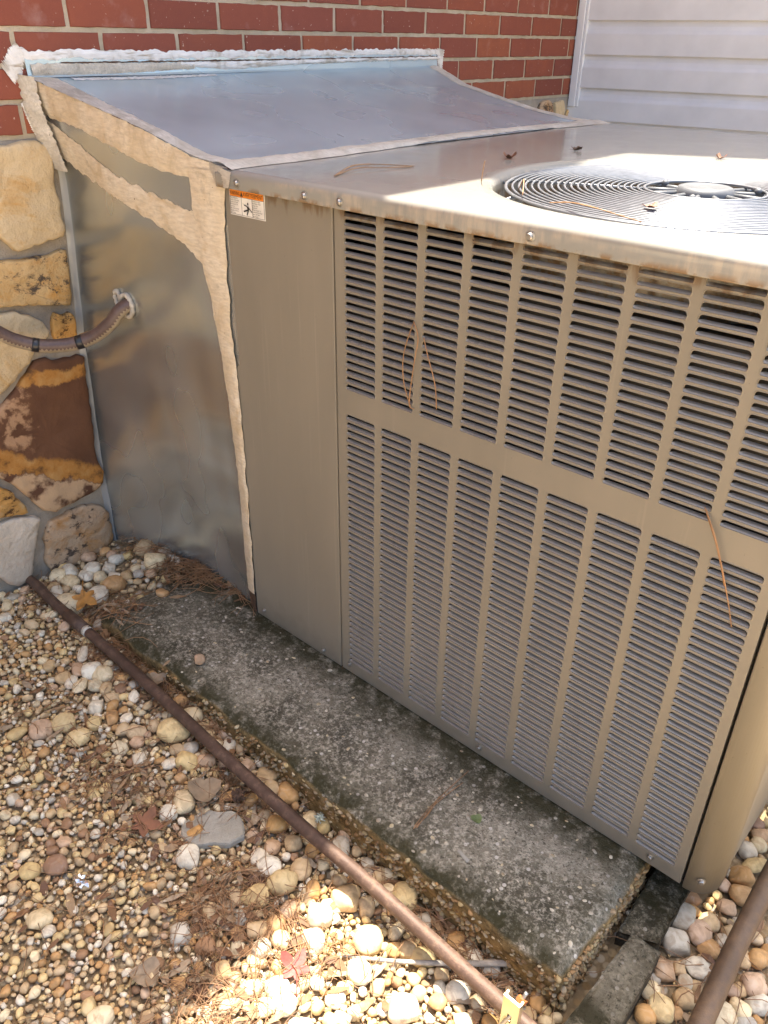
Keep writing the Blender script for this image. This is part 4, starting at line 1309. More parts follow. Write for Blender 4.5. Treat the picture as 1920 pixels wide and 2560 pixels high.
# ring of caulk where the conduit passes the sheet
V, Fc = [], []
cx, cz = -0.679, 0.634
pts = [Vector((cx + 0.0215 * math.cos(a), ys(cx, cz) - 0.004 + .002 * nz(a, 2), cz + 0.024 * math.sin(a))) for a in np.linspace(0, 2 * math.pi, 40, endpoint=False)]
me = tube_mesh('sealant_collar', pts, 0.006, M['mastic_grey'], 8, False, True, rfun=lambda i, n: 0.0055 + 0.0028 * nz(i * .5, 3.3) + .002 * nz(i * 1.3, 7))
link('sealant_collar', me, conduit)
pts = [Vector((-0.712 + 0.010 * math.cos(a) - .004 * math.sin(a), ys(-.71, .64) - 0.004, 0.640 + 0.020 * math.sin(a))) for a in np.linspace(-.4, 3.9, 24)]
link('sealant_collar', tube_mesh('sealant_collar', pts, 0.005, M['mastic_grey'], 8, True, False, rfun=lambda i, n: 0.0055 + .003 * nz(i * .6, 9.1)), conduit)

# ================================================================== PIPES, STRUT, EDGING BLOCKS
pp = catmull([(-0.93, -0.290, -0.075), (-0.825, -0.294, -0.066), (-0.732, -0.301, -0.066), (-0.358, -0.306, -0.071), (-0.059, -0.320, -0.074), (0.195, -0.328, -0.076), (0.365, -0.328, -0.079), (0.655, -0.336, -0.085), (1.3, -0.352, -0.095)], 5)
pipe = thing('rusty_pipe', 'long rusty brown steel pipe lying along the concrete pad', 'pipe', (-0.1, -0.32, -0.09))
link('tube', tube_mesh('tube', pp, 0.0124, M['rust'], 20), pipe)
link('pipe_ring', tube_mesh('pipe_ring', [Vector((-0.585, -0.3035, -0.0675)), Vector((-0.578, -0.3035, -0.0676)), Vector((-0.571, -0.3037, -0.0677))], 0.0132, M['ring'], 20), pipe)
link('coupling', tube_mesh('coupling', [Vector((-0.672, -0.302, -0.0668)), Vector((-0.63, -0.3026, -0.0672)), Vector((-0.588, -0.3033, -0.0675))], 0.0146, M['rust'], 20), pipe)
pipe2 = thing('steel_pipe', 'brown steel pipe in the gravel right of the concrete pad', 'pipe', (0.87, 0.0, -0.09))
link('tube', tube_mesh('tube', [Vector(p) for p in ((0.862, 1.6, -0.075), (0.865, 0.6, -0.068), (0.867, 0.125, -0.063), (0.870, -0.022, -0.062), (0.876, -0.160, -0.061), (0.888, -0.45, -0.07), (0.90, -0.7, -0.09))], 0.0160, M['rust2'], 20), pipe2)

strut = thing('pipe_strut', 'yellowish zinc pipe support strap with bolt clamped on the rusty pipe', 'pipe support', (0.6695, -0.3615, -0.16))
bmk = bmesh.new()
# standing strap: bars round a slot, with folded edges
zT, zB = -0.004, -0.160
sx0, sx1 = -0.0135, 0.0135
for (x0, x1, z0, z1) in ((sx0, -0.0034, zB, zT), (0.0034, sx1, zB, zT), (-0.0034, 0.0034, -0.040, zT), (-0.0034, 0.0034, zB, -0.060)):
    add_box(bmk, x0, x1, -0.0018, 0.0018, z0, z1)
add_box(bmk, sx1 - 0.0026, sx1 - 0.0001, 0.0019, 0.009, zB, zT - 0.002)
add_box(bmk, sx0 + 0.0001, sx0 + 0.0026, 0.0019, 0.009, zB, zT - 0.002)
me = bm_mesh('strap_plate', bmk, False, M['strut'])
ST = Matrix.Translation((0.6695, -0.3615, 0))
me.transform(ST); link('strap_plate', me, strut)
def st(p): return ST @ Vector(p)
link('bolt', tube_mesh('bolt', catmull([st((-0.013, -0.016, -0.088)), st((-0.008, -0.010, -0.070)), st((-0.001, 0.0, -0.050)), st((0.003, 0.012, -0.036)), st((0.006, 0.030, -0.018))], 6), 0.0032, M['screw'], 10), strut)
bmk = bmesh.new(); bmesh.ops.create_cone(bmk, cap_ends=True, segments=6, radius1=0.0078, radius2=0.0078, depth=0.007)
ax = Vector((0.003, 0.018, 0.018)).to_track_quat('Z', 'Y').to_matrix().to_4x4()
me = bm_mesh('nut', bmk, False, M['nut']); me.transform(Matrix.Translation(st((0.0045, 0.0205, -0.0275))) @ ax)
link('nut', me, strut)
bmk = bmesh.new(); bmesh.ops.create_cone(bmk, cap_ends=True, segments=16, radius1=0.0105, radius2=0.0105, depth=0.0016)
me = bm_mesh('washer', bmk, False, M['screw']); me.transform(Matrix.Translation(st((0.0038, 0.0162, -0.0318))) @ ax)
link('washer', me, strut)

def rough_block(name, corners, ztop, zbot, label, seed):
    th = thing(name, label, 'concrete block', (sum(c[0] for c in corners) / 4, sum(c[1] for c in corners) / 4, zbot))
    n = 18
    P = [Vector((c[0], c[1])) for c in corners]
    V, Fc, idx = [], [], {}
    for j in range(n + 1):
        for i in range(9):
            u, v = i / 8, j / n
            q = P[0].lerp(P[1], u).lerp(P[3].lerp(P[2], u), v)
            e = min(u, 1 - u, v, 1 - v)
            z = ztop + 0.0025 * nz(q.x * 30, q.y * 30, seed) - (0.004 + .005 * max(0, nz(q.x * 50, q.y * 50, seed)) if e == 0 else 0)
            jit = 0.003 * nz(q.x * 60, q.y * 60, seed + 3) if e == 0 else 0
            idx[i, j] = len(V); V.append((q.x + jit, q.y + jit, z))
    for j in range(n):
        for i in range(8):
            Fc.append((idx[i, j], idx[i + 1, j], idx[i + 1, j + 1], idx[i, j + 1]))
    loop = [(i, 0) for i in range(8)] + [(8, j) for j in range(n)] + [(i, n) for i in range(8, 0, -1)] + [(0, j) for j in range(n, 0, -1)]
    prev = [idx[p] for p in loop]
    for z in (ztop - .012, ztop - .03, zbot):
        cur = []
        for (i, j) in loop:
            x, y, _ = V[idx[i, j]]
            cur.append(len(V)); V.append((x + .003 * nz(x * 40, z * 40, seed), y + .003 * nz(y * 40, z * 40, seed), z))
        for q in range(len(loop)):
            Fc.append((prev[q], prev[(q + 1) % len(loop)], cur[(q + 1) % len(loop)], cur[q]))
        prev = cur
    link('block', mesh('block', V, Fc, True, M['block']), th)
rough_block('edging_block', [(0.712, -0.098), (0.772, -0.076), (0.766, 0.16), (0.705, 0.16)], -0.104, -0.2, 'rough concrete edging block half under the cabinet corner', 3.0)
rough_block('edging_block', [(0.734, -0.099), (0.784, -0.095), (0.792, -0.36), (0.722, -0.36)], -0.088, -0.2, 'tilted concrete edging block beside the near corner of the pad', 8.0)

# ================================================================== GRAVEL
PCOL = {'w': (0.76, 0.68, 0.52), 'c': (0.72, 0.585, 0.36), 'y': (0.65, 0.48, 0.225), 't': (0.57, 0.41, 0.225), 'o': (0.52, 0.30, 0.12), 'p': (0.56, 0.38, 0.24), 'g': (0.50, 0.445, 0.345), 'b': (0.30, 0.17, 0.09)}
STONES = [(-0.768,-0.012,0.035,0.025,2.1,'t'),(-0.735,-0.019,0.012,0.014,2.68,'g'),(-0.711,0.009,0.017,0.016,0.46,'g'),(-0.693,-0.033,0.027,0.028,2.68,'c'),(-0.713,-0.056,0.018,0.008,2.56,'w'),(-0.653,0.003,0.016,0.012,2.32,'w'),(-0.684,0.012,0.009,0.009,0.75,'w'),(-0.854,-0.086,0.015,0.014,2.59,'o'),(-0.824,-0.083,0.018,0.014,2.76,'p'),(-0.796,-0.089,0.016,0.02,2.81,'w'),(-0.786,-0.057,0.012,0.013,2.84,'y'),(-0.812,-0.152,0.018,0.019,2.61,'w'),(-0.78,-0.121,0.018,0.016,0.25,'w'),(-0.805,-0.176,0.02,0.015,0.17,'w'),(-0.724,-0.077,0.015,0.014,2.75,'c'),(-0.716,-0.109,0.017,0.015,2.71,'t'),(-0.739,-0.13,0.013,0.015,2.49,'w'),(-0.768,-0.156,0.016,0.014,1.24,'c'),(-0.666,-0.065,0.012,0.013,2.74,'p'),(-0.697,-0.085,0.013,0.012,2.75,'g'),(-0.707,-0.151,0.026,0.025,1,'o'),(-0.7,-0.203,0.027,0.023,2.39,'w'),(-0.871,-0.129,0.019,0.018,0.35,'p'),(-0.857,-0.157,0.012,0.006,2.62,'c'),(-0.674,-0.103,0.011,0.009,0.76,'t'),(-0.57,-0.258,0.009,0.008,2.59,'w'),(-0.537,-0.343,0.022,0.01,2.51,'w'),(-0.467,-0.36,0.02,0.019,1.02,'w'),(-0.441,-0.348,0.017,0.015,0.51,'c'),(-0.91,-0.164,0.024,0.027,2.54,'p'),(-0.899,-0.203,0.025,0.021,0.47,'y'),(-0.85,-0.23,0.021,0.021,2.64,'c'),(-0.848,-0.199,0.021,0.02,0.75,'w'),(-0.802,-0.177,0.018,0.015,0.26,'w'),(-0.811,-0.22,0.026,0.017,0.1,'c'),(-0.785,-0.27,0.027,0.015,2.64,'w'),(-0.719,-0.27,0.037,0.028,0.19,'c'),(-0.823,-0.26,0.014,0.015,2.73,'t'),(-0.791,-0.242,0.012,0.01,2.63,'t'),(-0.837,-0.379,0.02,0.012,2.69,'c'),(-0.79,-0.405,0.011,0.013,2.96,'w'),(-0.502,-0.376,0.027,0.012,2.67,'p'),(-0.466,-0.362,0.016,0.018,2.71,'w'),(-0.443,-0.349,0.02,0.019,0.75,'c'),(-0.498,-0.414,0.018,0.015,2.64,'t'),(-0.473,-0.409,0.018,0.012,2.51,'w'),(-0.449,-0.402,0.02,0.014,2.44,'c'),(-0.424,-0.378,0.015,0.014,1.16,'c'),(-0.402,-0.366,0.018,0.012,2.59,'t'),(-0.555,-0.417,0.016,0.011,2.54,'t'),(-0.379,-0.343,0.015,0.012,2.58,'b'),(-0.34,-0.336,0.018,0.01,2.79,'w'),(-0.366,-0.414,0.015,0.015,0.74,'w'),(-0.319,-0.404,0.017,0.013,2.59,'o'),(-0.295,-0.384,0.015,0.012,2.57,'w'),(-0.37,-0.484,0.02,0.021,2.8,'y'),(-0.387,-0.527,0.021,0.02,2.82,'p'),(-0.329,-0.439,0.015,0.013,2.61,'y'),(-0.317,-0.483,0.019,0.023,2.43,'y'),(-0.415,-0.565,0.015,0.018,2.68,'y'),(-0.273,-0.405,0.017,0.013,2.16,'t'),(-0.248,-0.389,0.019,0.016,0.74,'t'),(-0.236,-0.355,0.013,0.012,2.55,'t'),(-0.191,-0.336,0.026,0.031,2.33,'y'),(-0.197,-0.285,0.019,0.02,2.51,'c'),(-0.226,-0.404,0.016,0.014,2.44,'p'),(-0.234,-0.437,0.016,0.014,0.74,'c'),(-0.261,-0.465,0.011,0.011,0.74,'b'),(-0.179,-0.426,0.014,0.013,2.56,'w'),(-0.147,-0.357,0.013,0.015,2.52,'t'),(-0.13,-0.34,0.016,0.016,0.98,'g'),(-0.109,-0.364,0.02,0.017,0.53,'y'),(-0.086,-0.334,0.019,0.012,0.74,'p'),(-0.083,-0.276,0.019,0.013,2.47,'w'),(-0.062,-0.264,0.017,0.009,2.46,'t'),(-0.144,-0.264,0.016,0.012,2.48,'p'),(-0.131,-0.293,0.014,0.014,0.74,'t'),(-0.1,-0.292,0.013,0.012,2.48,'c'),(-0.114,-0.263,0.01,0.012,2.47,'p'),(-0.007,-0.254,0.013,0.012,0.74,'w'),(-0.129,-0.389,0.016,0.011,0.74,'w'),(-0.036,-0.425,0.027,0.018,2.58,'c'),(-0.034,-0.46,0.016,0.015,2.53,'w'),(0.034,-0.45,0.015,0.016,2.5,'o'),(0.064,-0.489,0.019,0.018,2.36,'w'),(-0.11,-0.697,0.014,0.016,2.36,'y'),(-0.087,-0.661,0.019,0.017,3.02,'b'),(-0.272,-0.647,0.012,0.011,0.74,'g'),(-0.122,-0.649,0.009,0.01,2.65,'b'),(-0.181,-0.596,0.012,0.008,2.64,'y'),(-0.193,-0.613,0.009,0.008,2.65,'t'),(-0.212,-0.636,0.008,0.008,2.66,'c'),(-0.018,-0.729,0.016,0.019,2.86,'c'),(-0.063,-0.577,0.01,0.007,2.59,'t'),(-0.074,-0.609,0.009,0.008,2.61,'t'),(-0.121,-0.628,0.013,0.01,0.74,'p'),(0.21,-0.453,0.024,0.018,0.65,'y'),(0.225,-0.405,0.024,0.02,0.84,'y'),(0.185,-0.4,0.02,0.019,2.72,'w'),(0.157,-0.4,0.014,0.014,1.86,'w'),(0.157,-0.369,0.014,0.014,2.42,'p'),(0.128,-0.332,0.017,0.018,2.42,'o'),(0.179,-0.337,0.016,0.015,2.4,'t'),(0.23,-0.363,0.021,0.017,2.23,'t'),(0.18,-0.431,0.014,0.011,2.44,'b'),(0.185,-0.476,0.014,0.011,2.46,'t'),(0.172,-0.524,0.014,0.013,2.33,'t'),(0.186,-0.507,0.011,0.009,2.23,'o'),(0.257,-0.49,0.015,0.018,2.68,'t'),(0.22,-0.497,0.013,0.012,0.39,'g'),(0.256,-0.532,0.015,0.012,2.38,'c'),(0.275,-0.462,0.016,0.015,0.74,'o'),(0.271,-0.43,0.014,0.017,2.95,'p'),(0.301,-0.476,0.014,0.015,1.97,'t'),(0.318,-0.404,0.018,0.019,2.37,'w'),(0.341,-0.441,0.019,0.017,2.55,'w'),(0.36,-0.41,0.012,0.013,2.36,'y'),(0.329,-0.348,0.02,0.023,2.34,'t'),(0.318,-0.376,0.017,0.011,0.29,'c'),(0.405,-0.376,0.023,0.021,2.07,'y'),(0.397,-0.412,0.012,0.011,2.34,'o'),(0.362,-0.335,0.016,0.014,2.32,'t'),(0.432,-0.426,0.018,0.017,0.74,'w'),(0.38,-0.539,0.016,0.019,2.41,'w'),(0.357,-0.566,0.013,0.015,2.16,'c'),(0.326,-0.556,0.015,0.011,1,'c'),(0.353,-0.529,0.02,0.015,0.74,'w'),(0.296,-0.63,0.011,0.008,0.74,'w'),(0.393,-0.482,0.01,0.01,0.74,'w'),(0.432,-0.48,0.013,0.015,2.36,'w'),(0.469,-0.474,0.01,0.012,2.33,'c'),(0.431,-0.457,0.012,0.009,0.74,'y'),(0.191,-0.744,0.018,0.016,1.11,'c'),(0.162,-0.746,0.013,0.01,2.61,'y'),(0.218,-0.568,0.015,0.013,0.74,'b'),(0.233,-0.633,0.011,0.01,0.74,'o'),(0.172,-0.583,0.016,0.016,1.13,'g'),(0.166,-0.281,0.021,0.013,2.38,'c'),(0.192,-0.271,0.017,0.012,2.37,'y'),(0.244,-0.251,0.017,0.02,2.34,'p'),(0.25,-0.285,0.019,0.015,2.35,'g'),(0.274,-0.263,0.013,0.011,2.02,'t'),(0.338,-0.273,0.014,0.012,2.31,'t'),(0.094,-0.269,0.02,0.019,0.74,'o'),(0.059,-0.289,0.016,0.017,2.43,'t'),(0.03,-0.27,0.02,0.017,0.74,'t'),(0.095,-0.335,0.013,0.012,2.43,'t'),(0.293,-0.331,0.013,0.011,0.74,'t'),(0.217,-0.324,0.012,0.012,2.38,'o'),(0.251,-0.33,0.01,0.01,2.37,'c'),(0.417,-0.54,0.017,0.008,0.74,'w'),(0.318,-0.625,0.009,0.01,2.48,'t'),(0.271,-0.392,0.017,0.007,2.47,'c'),(0.273,-0.377,0.016,0.011,2.38,'o'),(0.4,-0.276,0.021,0.02,2.12,'y'),(0.35,-0.265,0.013,0.013,2.3,'c'),(0.372,-0.287,0.014,0.014,2.3,'c'),(0.451,-0.29,0.016,0.014,2.1,'g'),(0.514,-0.275,0.013,0.014,2.22,'o'),(0.552,-0.276,0.012,0.012,1.88,'w'),(0.537,-0.289,0.012,0.009,2.22,'t'),(0.568,-0.342,0.018,0.015,0.57,'w'),(0.448,-0.358,0.011,0.013,2.29,'o'),(0.466,-0.344,0.015,0.013,0.74,'t'),(0.492,-0.336,0.02,0.015,0.83,'y'),(0.502,-0.372,0.01,0.01,0.74,'y'),(0.531,-0.336,0.011,0.01,0.74,'t'),(0.581,-0.275,0.016,0.014,0.56,'g'),(0.521,-0.42,0.021,0.019,0.74,'w'),(0.553,-0.374,0.012,0.013,2.61,'o'),(0.6,-0.369,0.014,0.011,0.74,'c'),(0.599,-0.335,0.012,0.012,0.74,'t'),(0.669,-0.295,0.01,0.011,2.15,'t'),(0.775,0.015,0.021,0.023,1.99,'g'),(0.79,-0.032,0.023,0.02,0.55,'g'),(0.81,0.01,0.02,0.018,2.05,'p'),(0.794,-0.088,0.017,0.018,2.01,'p'),(0.836,-0.047,0.019,0.016,0.74,'w'),(0.812,-0.067,0.011,0.01,1.99,'t'),(0.829,-0.084,0.013,0.01,1.84,'g'),(0.794,-0.135,0.015,0.014,0.74,'c'),(0.818,-0.149,0.018,0.017,0.37,'y'),(0.838,-0.11,0.013,0.014,2.36,'t'),(0.839,-0.137,0.009,0.009,2,'o'),(0.804,-0.174,0.014,0.015,1.87,'o'),(0.787,-0.112,0.011,0.011,2.48,'g'),(0.816,0.042,0.017,0.015,0.74,'t'),(0.833,-0.003,0.014,0.016,1.97,'o'),(0.846,0.027,0.011,0.01,0.74,'w'),(0.787,0.043,0.011,0.012,1.98,'o'),(0.769,0.06,0.018,0.013,0.74,'b'),(0.828,0.093,0.013,0.015,1.95,'p'),(0.838,0.131,0.018,0.019,1.8,'o'),(0.823,0.164,0.02,0.018,0.74,'o'),(0.807,0.13,0.012,0.011,1.95,'p'),(0.832,0.208,0.022,0.013,0.92,'y'),(0.812,0.228,0.015,0.015,2.23,'g'),(0.822,0.254,0.015,0.014,1.74,'c'),(0.818,0.278,0.016,0.013,0.74,'p'),(0.803,0.3,0.013,0.013,1.92,'b'),(0.805,0.163,0.01,0.01,1.94,'g'),(0.909,-0.064,0.013,0.015,1.72,'c'),(0.928,-0.038,0.018,0.014,0.74,'w'),(0.883,0.021,0.015,0.011,1.93,'t'),(0.901,0.035,0.014,0.015,2.36,'o'),(0.883,0.069,0.012,0.013,1.92,'t'),(0.912,-0.014,0.017,0.017,0.74,'p'),(0.898,-0.033,0.01,0.012,2.4,'t'),(0.886,-0.044,0.012,0.013,1.94,'p'),(0.875,0.095,0.014,0.012,1.92,'b'),(0.846,0.047,0.011,0.011,0.74,'t'),(0.924,-0.078,0.014,0.009,0.74,'g'),(0.891,-0.097,0.021,0.017,0.74,'c'),(0.846,-0.079,0.011,0.011,1.98,'t')]
def pebble_variant(seed, sub=3):
    bm = bmesh.new(); bmesh.ops.create_icosphere(bm, subdivisions=sub, radius=1.0)
    r = random.Random(seed)
    e = r.uniform(0.70, 1.0)
    ax = Vector((r.uniform(-1, 1), r.uniform(-1, 1), r.uniform(-.5, .5)))
    cuts = [(Vector((r.uniform(-1, 1), r.uniform(-1, 1), r.uniform(-.3, 1))).normalized(), r.uniform(.72, .95)) for _ in range(r.choice([2, 3, 5, 7]))]
    for v in bm.verts:
        c = v.co.normalized()
        p = Vector([math.copysign(abs(k) ** e, k) for k in c])
        p *= 1 + .16 * noise.noise(c * 1.1 + ax * 9) + .05 * noise.noise(c * 2.6 + ax * 5)
        p.x *= 1 + .16 * c.y * ax.x
        for n_, d in cuts:
            s = p.dot(n_)
            if s > d: p -= n_ * (s - d) * .92
        v.co = p
    return bm_mesh('river_stone', bm, True, M['pebble'])
PV = [pebble_variant(s) for s in range(18)]
SPECIAL = {}
def special(x, y, lab): SPECIAL[min(range(len(STONES)), key=lambda i: (STONES[i][0] - x) ** 2 + (STONES[i][1] - y) ** 2)] = lab
for x, y, lab in [ (-0.693, -0.033, 'largest pale cream stone in the pebble heap beside the duct'),
 (-0.768, -0.012, 'upright tan stone nearest the metal duct in the pebble heap'),
 (-0.707, -0.151, 'flat orange striped stone at the pad end of the pebble heap'),
 (-0.7, -0.203, 'large white stone touching the curled orange leaf'),
 (-0.719, -0.27, 'long cream stone lying against the rusty pipe coupling'),
 (-0.91, -0.164, 'pinkish grey stone against the foot of the stone wall'),
 (-0.191, -0.336, 'largest round tan stone beside the middle of the rusty pipe'),
 (-0.317, -0.483, 'chunky yellow stone in the fine gravel below the pale oval one'),
 (-0.387, -0.527, 'pinkish tan stone in the fine gravel at the far left'),
 (-0.036, -0.425, 'upright cream stone beside the dull brown leaf'),
 (0.064, -0.489, 'white angular stone left of the broken concrete piece'),
 (-0.087, -0.661, 'reddish brown angular stone in the lower left gravel'),
 (-0.018, -0.729, 'large cream stone alone in the fine gravel at lower left'),
 (0.21, -0.453, 'bright yellow oval stone at the edge of the shade'),
 (0.225, -0.405, 'large olive-tan stone touching the bright yellow oval one'),
 (0.38, -0.539, 'biggest round white stone in the sunlit patch'),
 (0.341, -0.441, 'long white stone in the sunlit patch below the pipe'),
 (0.405, -0.376, 'large half-lit yellow stone under the rusty pipe'),
 (0.244, -0.251, 'pinkish white stone against the front side of the pad'),
 (0.4, -0.276, 'tan stone between rusty pipe and the pad front'),
 (0.568, -0.342, 'white-grey angular stone under the rusty pipe near the strap'),
 (0.81, 0.01, 'smooth pink oval stone right of the edging blocks'),
 (0.79, -0.032, 'big cracked grey stone beside the tilted edging block'),
 (0.775, 0.015, 'dark grey stone beside the block under the cabinet'),
 (0.838, 0.131, 'big orange-tan stone by the cabinet corner post'),
 (0.836, -0.047, 'off-white stone below the smooth pink oval one') ]:
    special(x, y, lab)
REG = [('heap', ' stone in the pebble heap, nearest ', 'river stones heaped by the duct', [('the metal duct', -0.74, 0.0), ('the orange leaf', -0.705, -0.235), ('the stone wall', -0.86, -0.12), ('the pad end', -0.61, -0.10)]),
       ('near', ' stone between rusty pipe and pad, nearest ', 'river stones along the pad', [('the lichen tuft', 0.187, -0.275), ('the broken twig', 0.58, -0.29), ('the left pad corner', -0.55, -0.28), ('the crumpled leaf', -0.33, -0.285), ('the middle of the pipe', -0.07, -0.29), ('the sunlit pipe stretch', 0.40, -0.29)]),
       ('left', ' stone left of the rusty pipe, nearest ', 'river stones left of the pipe', [('the stone wall', -0.85, -0.42), ('the pale pipe ring', -0.57, -0.36), ('the brown lobed leaf', -0.04, -0.51), ('the foil scrap', -0.03, -0.65), ('the broken concrete piece', 0.09, -0.44), ('the red leaf', 0.36, -0.50), ('the zinc strap', 0.60, -0.42), ('the dull brown leaf', -0.02, -0.38), ('the far left edge', -0.40, -0.60), ('the left pipe stretch', -0.25, -0.38), ('the bottom picture edge', 0.45, -0.62), ('the bright yellow oval stone', 0.20, -0.45), ('the lower left corner', 0.10, -0.78), ('the half-lit yellow stone', 0.38, -0.39)]),
       ('right', ' stone right of the concrete pad, nearest ', 'river stones right of the pad', [('the smooth pink oval stone', 0.80, 0.02), ('the cabinet corner post', 0.80, 0.14), ('the tilted edging block', 0.80, -0.16), ('the brown steel pipe', 0.90, -0.05), ('the right picture edge', 0.90, 0.16), ('the lower right corner', 0.92, -0.14)])]
def region(x, y):
    if x > 0.70: return 3
    if x < -0.5 and y > -0.29: return 0
    if y > -0.33: return 1
    return 2
CWORD = {'w': 'white', 'c': 'cream', 'y': 'yellow', 't': 'tan', 'o': 'orange', 'p': 'pinkish', 'g': 'grey', 'b': 'brown'}
placed = []
def place_stone(x, y, a, b, rot, code, lab=None, zbase=None, hfac=None):
    c = PCOL[code]
    if zbase is None: a *= 1.16; b *= 1.16
    h = min(a, b) * (hfac or rng.uniform(.62, .88))
    z = (gz(x, y) if zbase is None else zbase) + h * (0.55 if zbase is None else 0.93)
    o = link('river_stone', PV[rng.randrange(len(PV))], None, (x, y, z), (rng.uniform(-.2, .2) if zbase is None else 0, rng.uniform(-.2, .2) if zbase is None else 0, rot + (math.pi if rng.random() < .5 else 0)), (a, b, h))
    k = rng.uniform(.86, 1.12); j = rng.uniform(-.02, .02)
    o.color = (min(1, c[0] * k + j), min(1, c[1] * k), min(1, c[2] * k - j), 1)
    if lab: tag(o, lab, 'stone')
    else:
        r = REG[region(x, y)]
        sz = 'large' if a > .024 else 'medium' if a > .017 else 'small'
        tag(o, sz + ' ' + CWORD[code] + r[1] + min(r[3], key=lambda m: (m[1] - x) ** 2 + (m[2] - y) ** 2)[0], 'stone', r[2])
    placed.append((x, y, max(a, b), min(a, b), rot))
    return o
for i, (x, y, a, b, rot, code) in enumerate(STONES):
    place_stone(x, y, a, b, rot, code, SPECIAL.get(i))
place_stone(-0.551, -0.108, 0.0175, 0.0115, 0.3, 'o', 'pale orange pebble lying on the left end of the concrete pad', PADT - 0.008, .7)
place_stone(-0.268, -0.204, 0.0135, 0.0130, 0.3, 'p', 'round pinkish pebble lying alone on the concrete pad', PADT, .9)

def in_pad(x, y, m=0.0): return PX0 + 0.02 - m < x < PX1 + 0.006 + m and y > PY0 - 0.006 - m
def blocked(x, y):
    if in_pad(x, y): return True
    if x < -0.885: return True
    if 0.705 < x < 0.785 and -0.35 < y < 0.16: return True
    if x < -0.3 and y > 0.03: return True
    return False
def on_pipe(x, y, r): return abs(y - interp(x, [-.93, -.36, .2, .66, 1.3], [-.29, -.306, -.328, -.336, -.352])) < .011 + r * .6
def over_big(x, y, r):
    for (px_, py_, A_, B_, rt) in placed:
        dx, dy = x - px_, y - py_
        if dx * dx + dy * dy > (A_ + r) ** 2: continue
        u = dx * math.cos(rt) + dy * math.sin(rt); v = -dx * math.sin(rt) + dy * math.cos(rt)
        if (u / (A_ + .55 * r)) ** 2 + (v / (B_ + .55 * r)) ** 2 < 1: return True
    return False
# further individual stones, to 300 in all
tries = 0
while len(placed) < 300 and tries < 20000:
    tries += 1
    if rng.random() < .6: x, y = rng.uniform(-0.9, 0.7), rng.uniform(-0.40, -0.25)
    elif rng.random() < .5: x, y = rng.uniform(0.70, 1.0), rng.uniform(-0.35, 0.35)
    else: x, y = rng.uniform(0.2, 0.72), rng.uniform(-0.62, -0.33)
    a = rng.uniform(.011, .017); b = a * rng.uniform(.65, .95)
    if blocked(x, y) or over_big(x, y, a): continue
    if y > 0.1 and x < 0.82: continue
    place_stone(x, y, a, b, rng.uniform(0, 3.14), rng.choice('wccyttoopgb'))
# the uncountable rest as one object
def ico(sub):
    bm = bmesh.new(); bmesh.ops.create_icosphere(bm, subdivisions=sub, radius=1.0)
    bm.verts.ensure_lookup_table()
    v = np.array([x.co[:] for x in bm.verts]); f = np.array([[q.index for q in t.verts] for t in bm.faces])
    bm.free()
    return v, f
def scatter(name, items, mat, label, flat=(.6, .9), parent=None, sub=2, cat=None):
    """items: (x,y,z,r,color)"""
    bv_, bf = ico(sub)
    n = len(items)
    A = np.array([i[:4] for i in items]); Cc = np.array([i[4] for i in items])
    nv = len(bv_)
    out = np.zeros((n, nv, 3))
    for i in range(n):
        ph = nrg.uniform(0, 6.28, 3); k = nrg.uniform(-2.2, 2.2, (3, 3))
        w = 1 + 0.13 * np.sin(bv_ @ k[0] + ph[0]) + 0.10 * np.sin(bv_ @ k[1] * 1.4 + ph[1])
        e = nrg.uniform(.75, 1.0)
        p = np.sign(bv_) * np.abs(bv_) ** e * w[:, None]
        for _ in range(nrg.integers(1, 5)):
            nn = nrg.normal(size=3); nn /= np.linalg.norm(nn); dd = nrg.uniform(.62, .92)
            s_ = p @ nn
            p = p - np.where(s_ > dd, (s_ - dd) * .9, 0)[:, None] * nn
        p = p * np.array([1.0, nrg.uniform(.6, .95), nrg.uniform(*flat)])
        a = nrg.uniform(0, 6.28); t = nrg.uniform(-.5, .5)
        Rz = np.array([[math.cos(a), -math.sin(a), 0], [math.sin(a), math.cos(a), 0], [0, 0, 1]])
        Rx = np.array([[1, 0, 0], [0, math.cos(t), -math.sin(t)], [0, math.sin(t), math.cos(t)]])
        out[i] = (p @ Rx.T @ Rz.T) * A[i, 3] + A[i, :3]
    verts = out.reshape(-1, 3)
    faces = (bf[None] + (np.arange(n) * nv)[:, None, None]).reshape(-1, 3)
    me_ = bpy.data.meshes.new(name)
    me_.vertices.add(len(verts)); me_.vertices.foreach_set('co', verts.ravel())
    me_.loops.add(faces.size); me_.loops.foreach_set('vertex_index', faces.ravel().astype(np.int32))
    me_.polygons.add(len(faces)); me_.polygons.foreach_set('loop_start', np.arange(0, faces.size, 3, dtype=np.int32))
    me_.polygons.foreach_set('use_smooth', np.ones(len(faces), dtype=bool))
    me_.update(calc_edges=True)
    at = me_.attributes.new('Col', 'FLOAT_COLOR', 'POINT')
    cc = np.ones((n, nv, 4)); cc[:, :, :3] = Cc[:, None, :]
    at.data.foreach_set('color', cc.ravel())
    me_.materials.append(mat)
    o = link(name, me_, parent)
    return tag(o, label, cat, kind='stuff')
def pcol():
    c = PCOL[rng.choice('wwwccccyyyyytttttooopgb')]
    k = rng.uniform(.8, 1.15)
    return tuple(min(1, v * k) for v in c)
cell = {}
G_ = 0.012
items = []
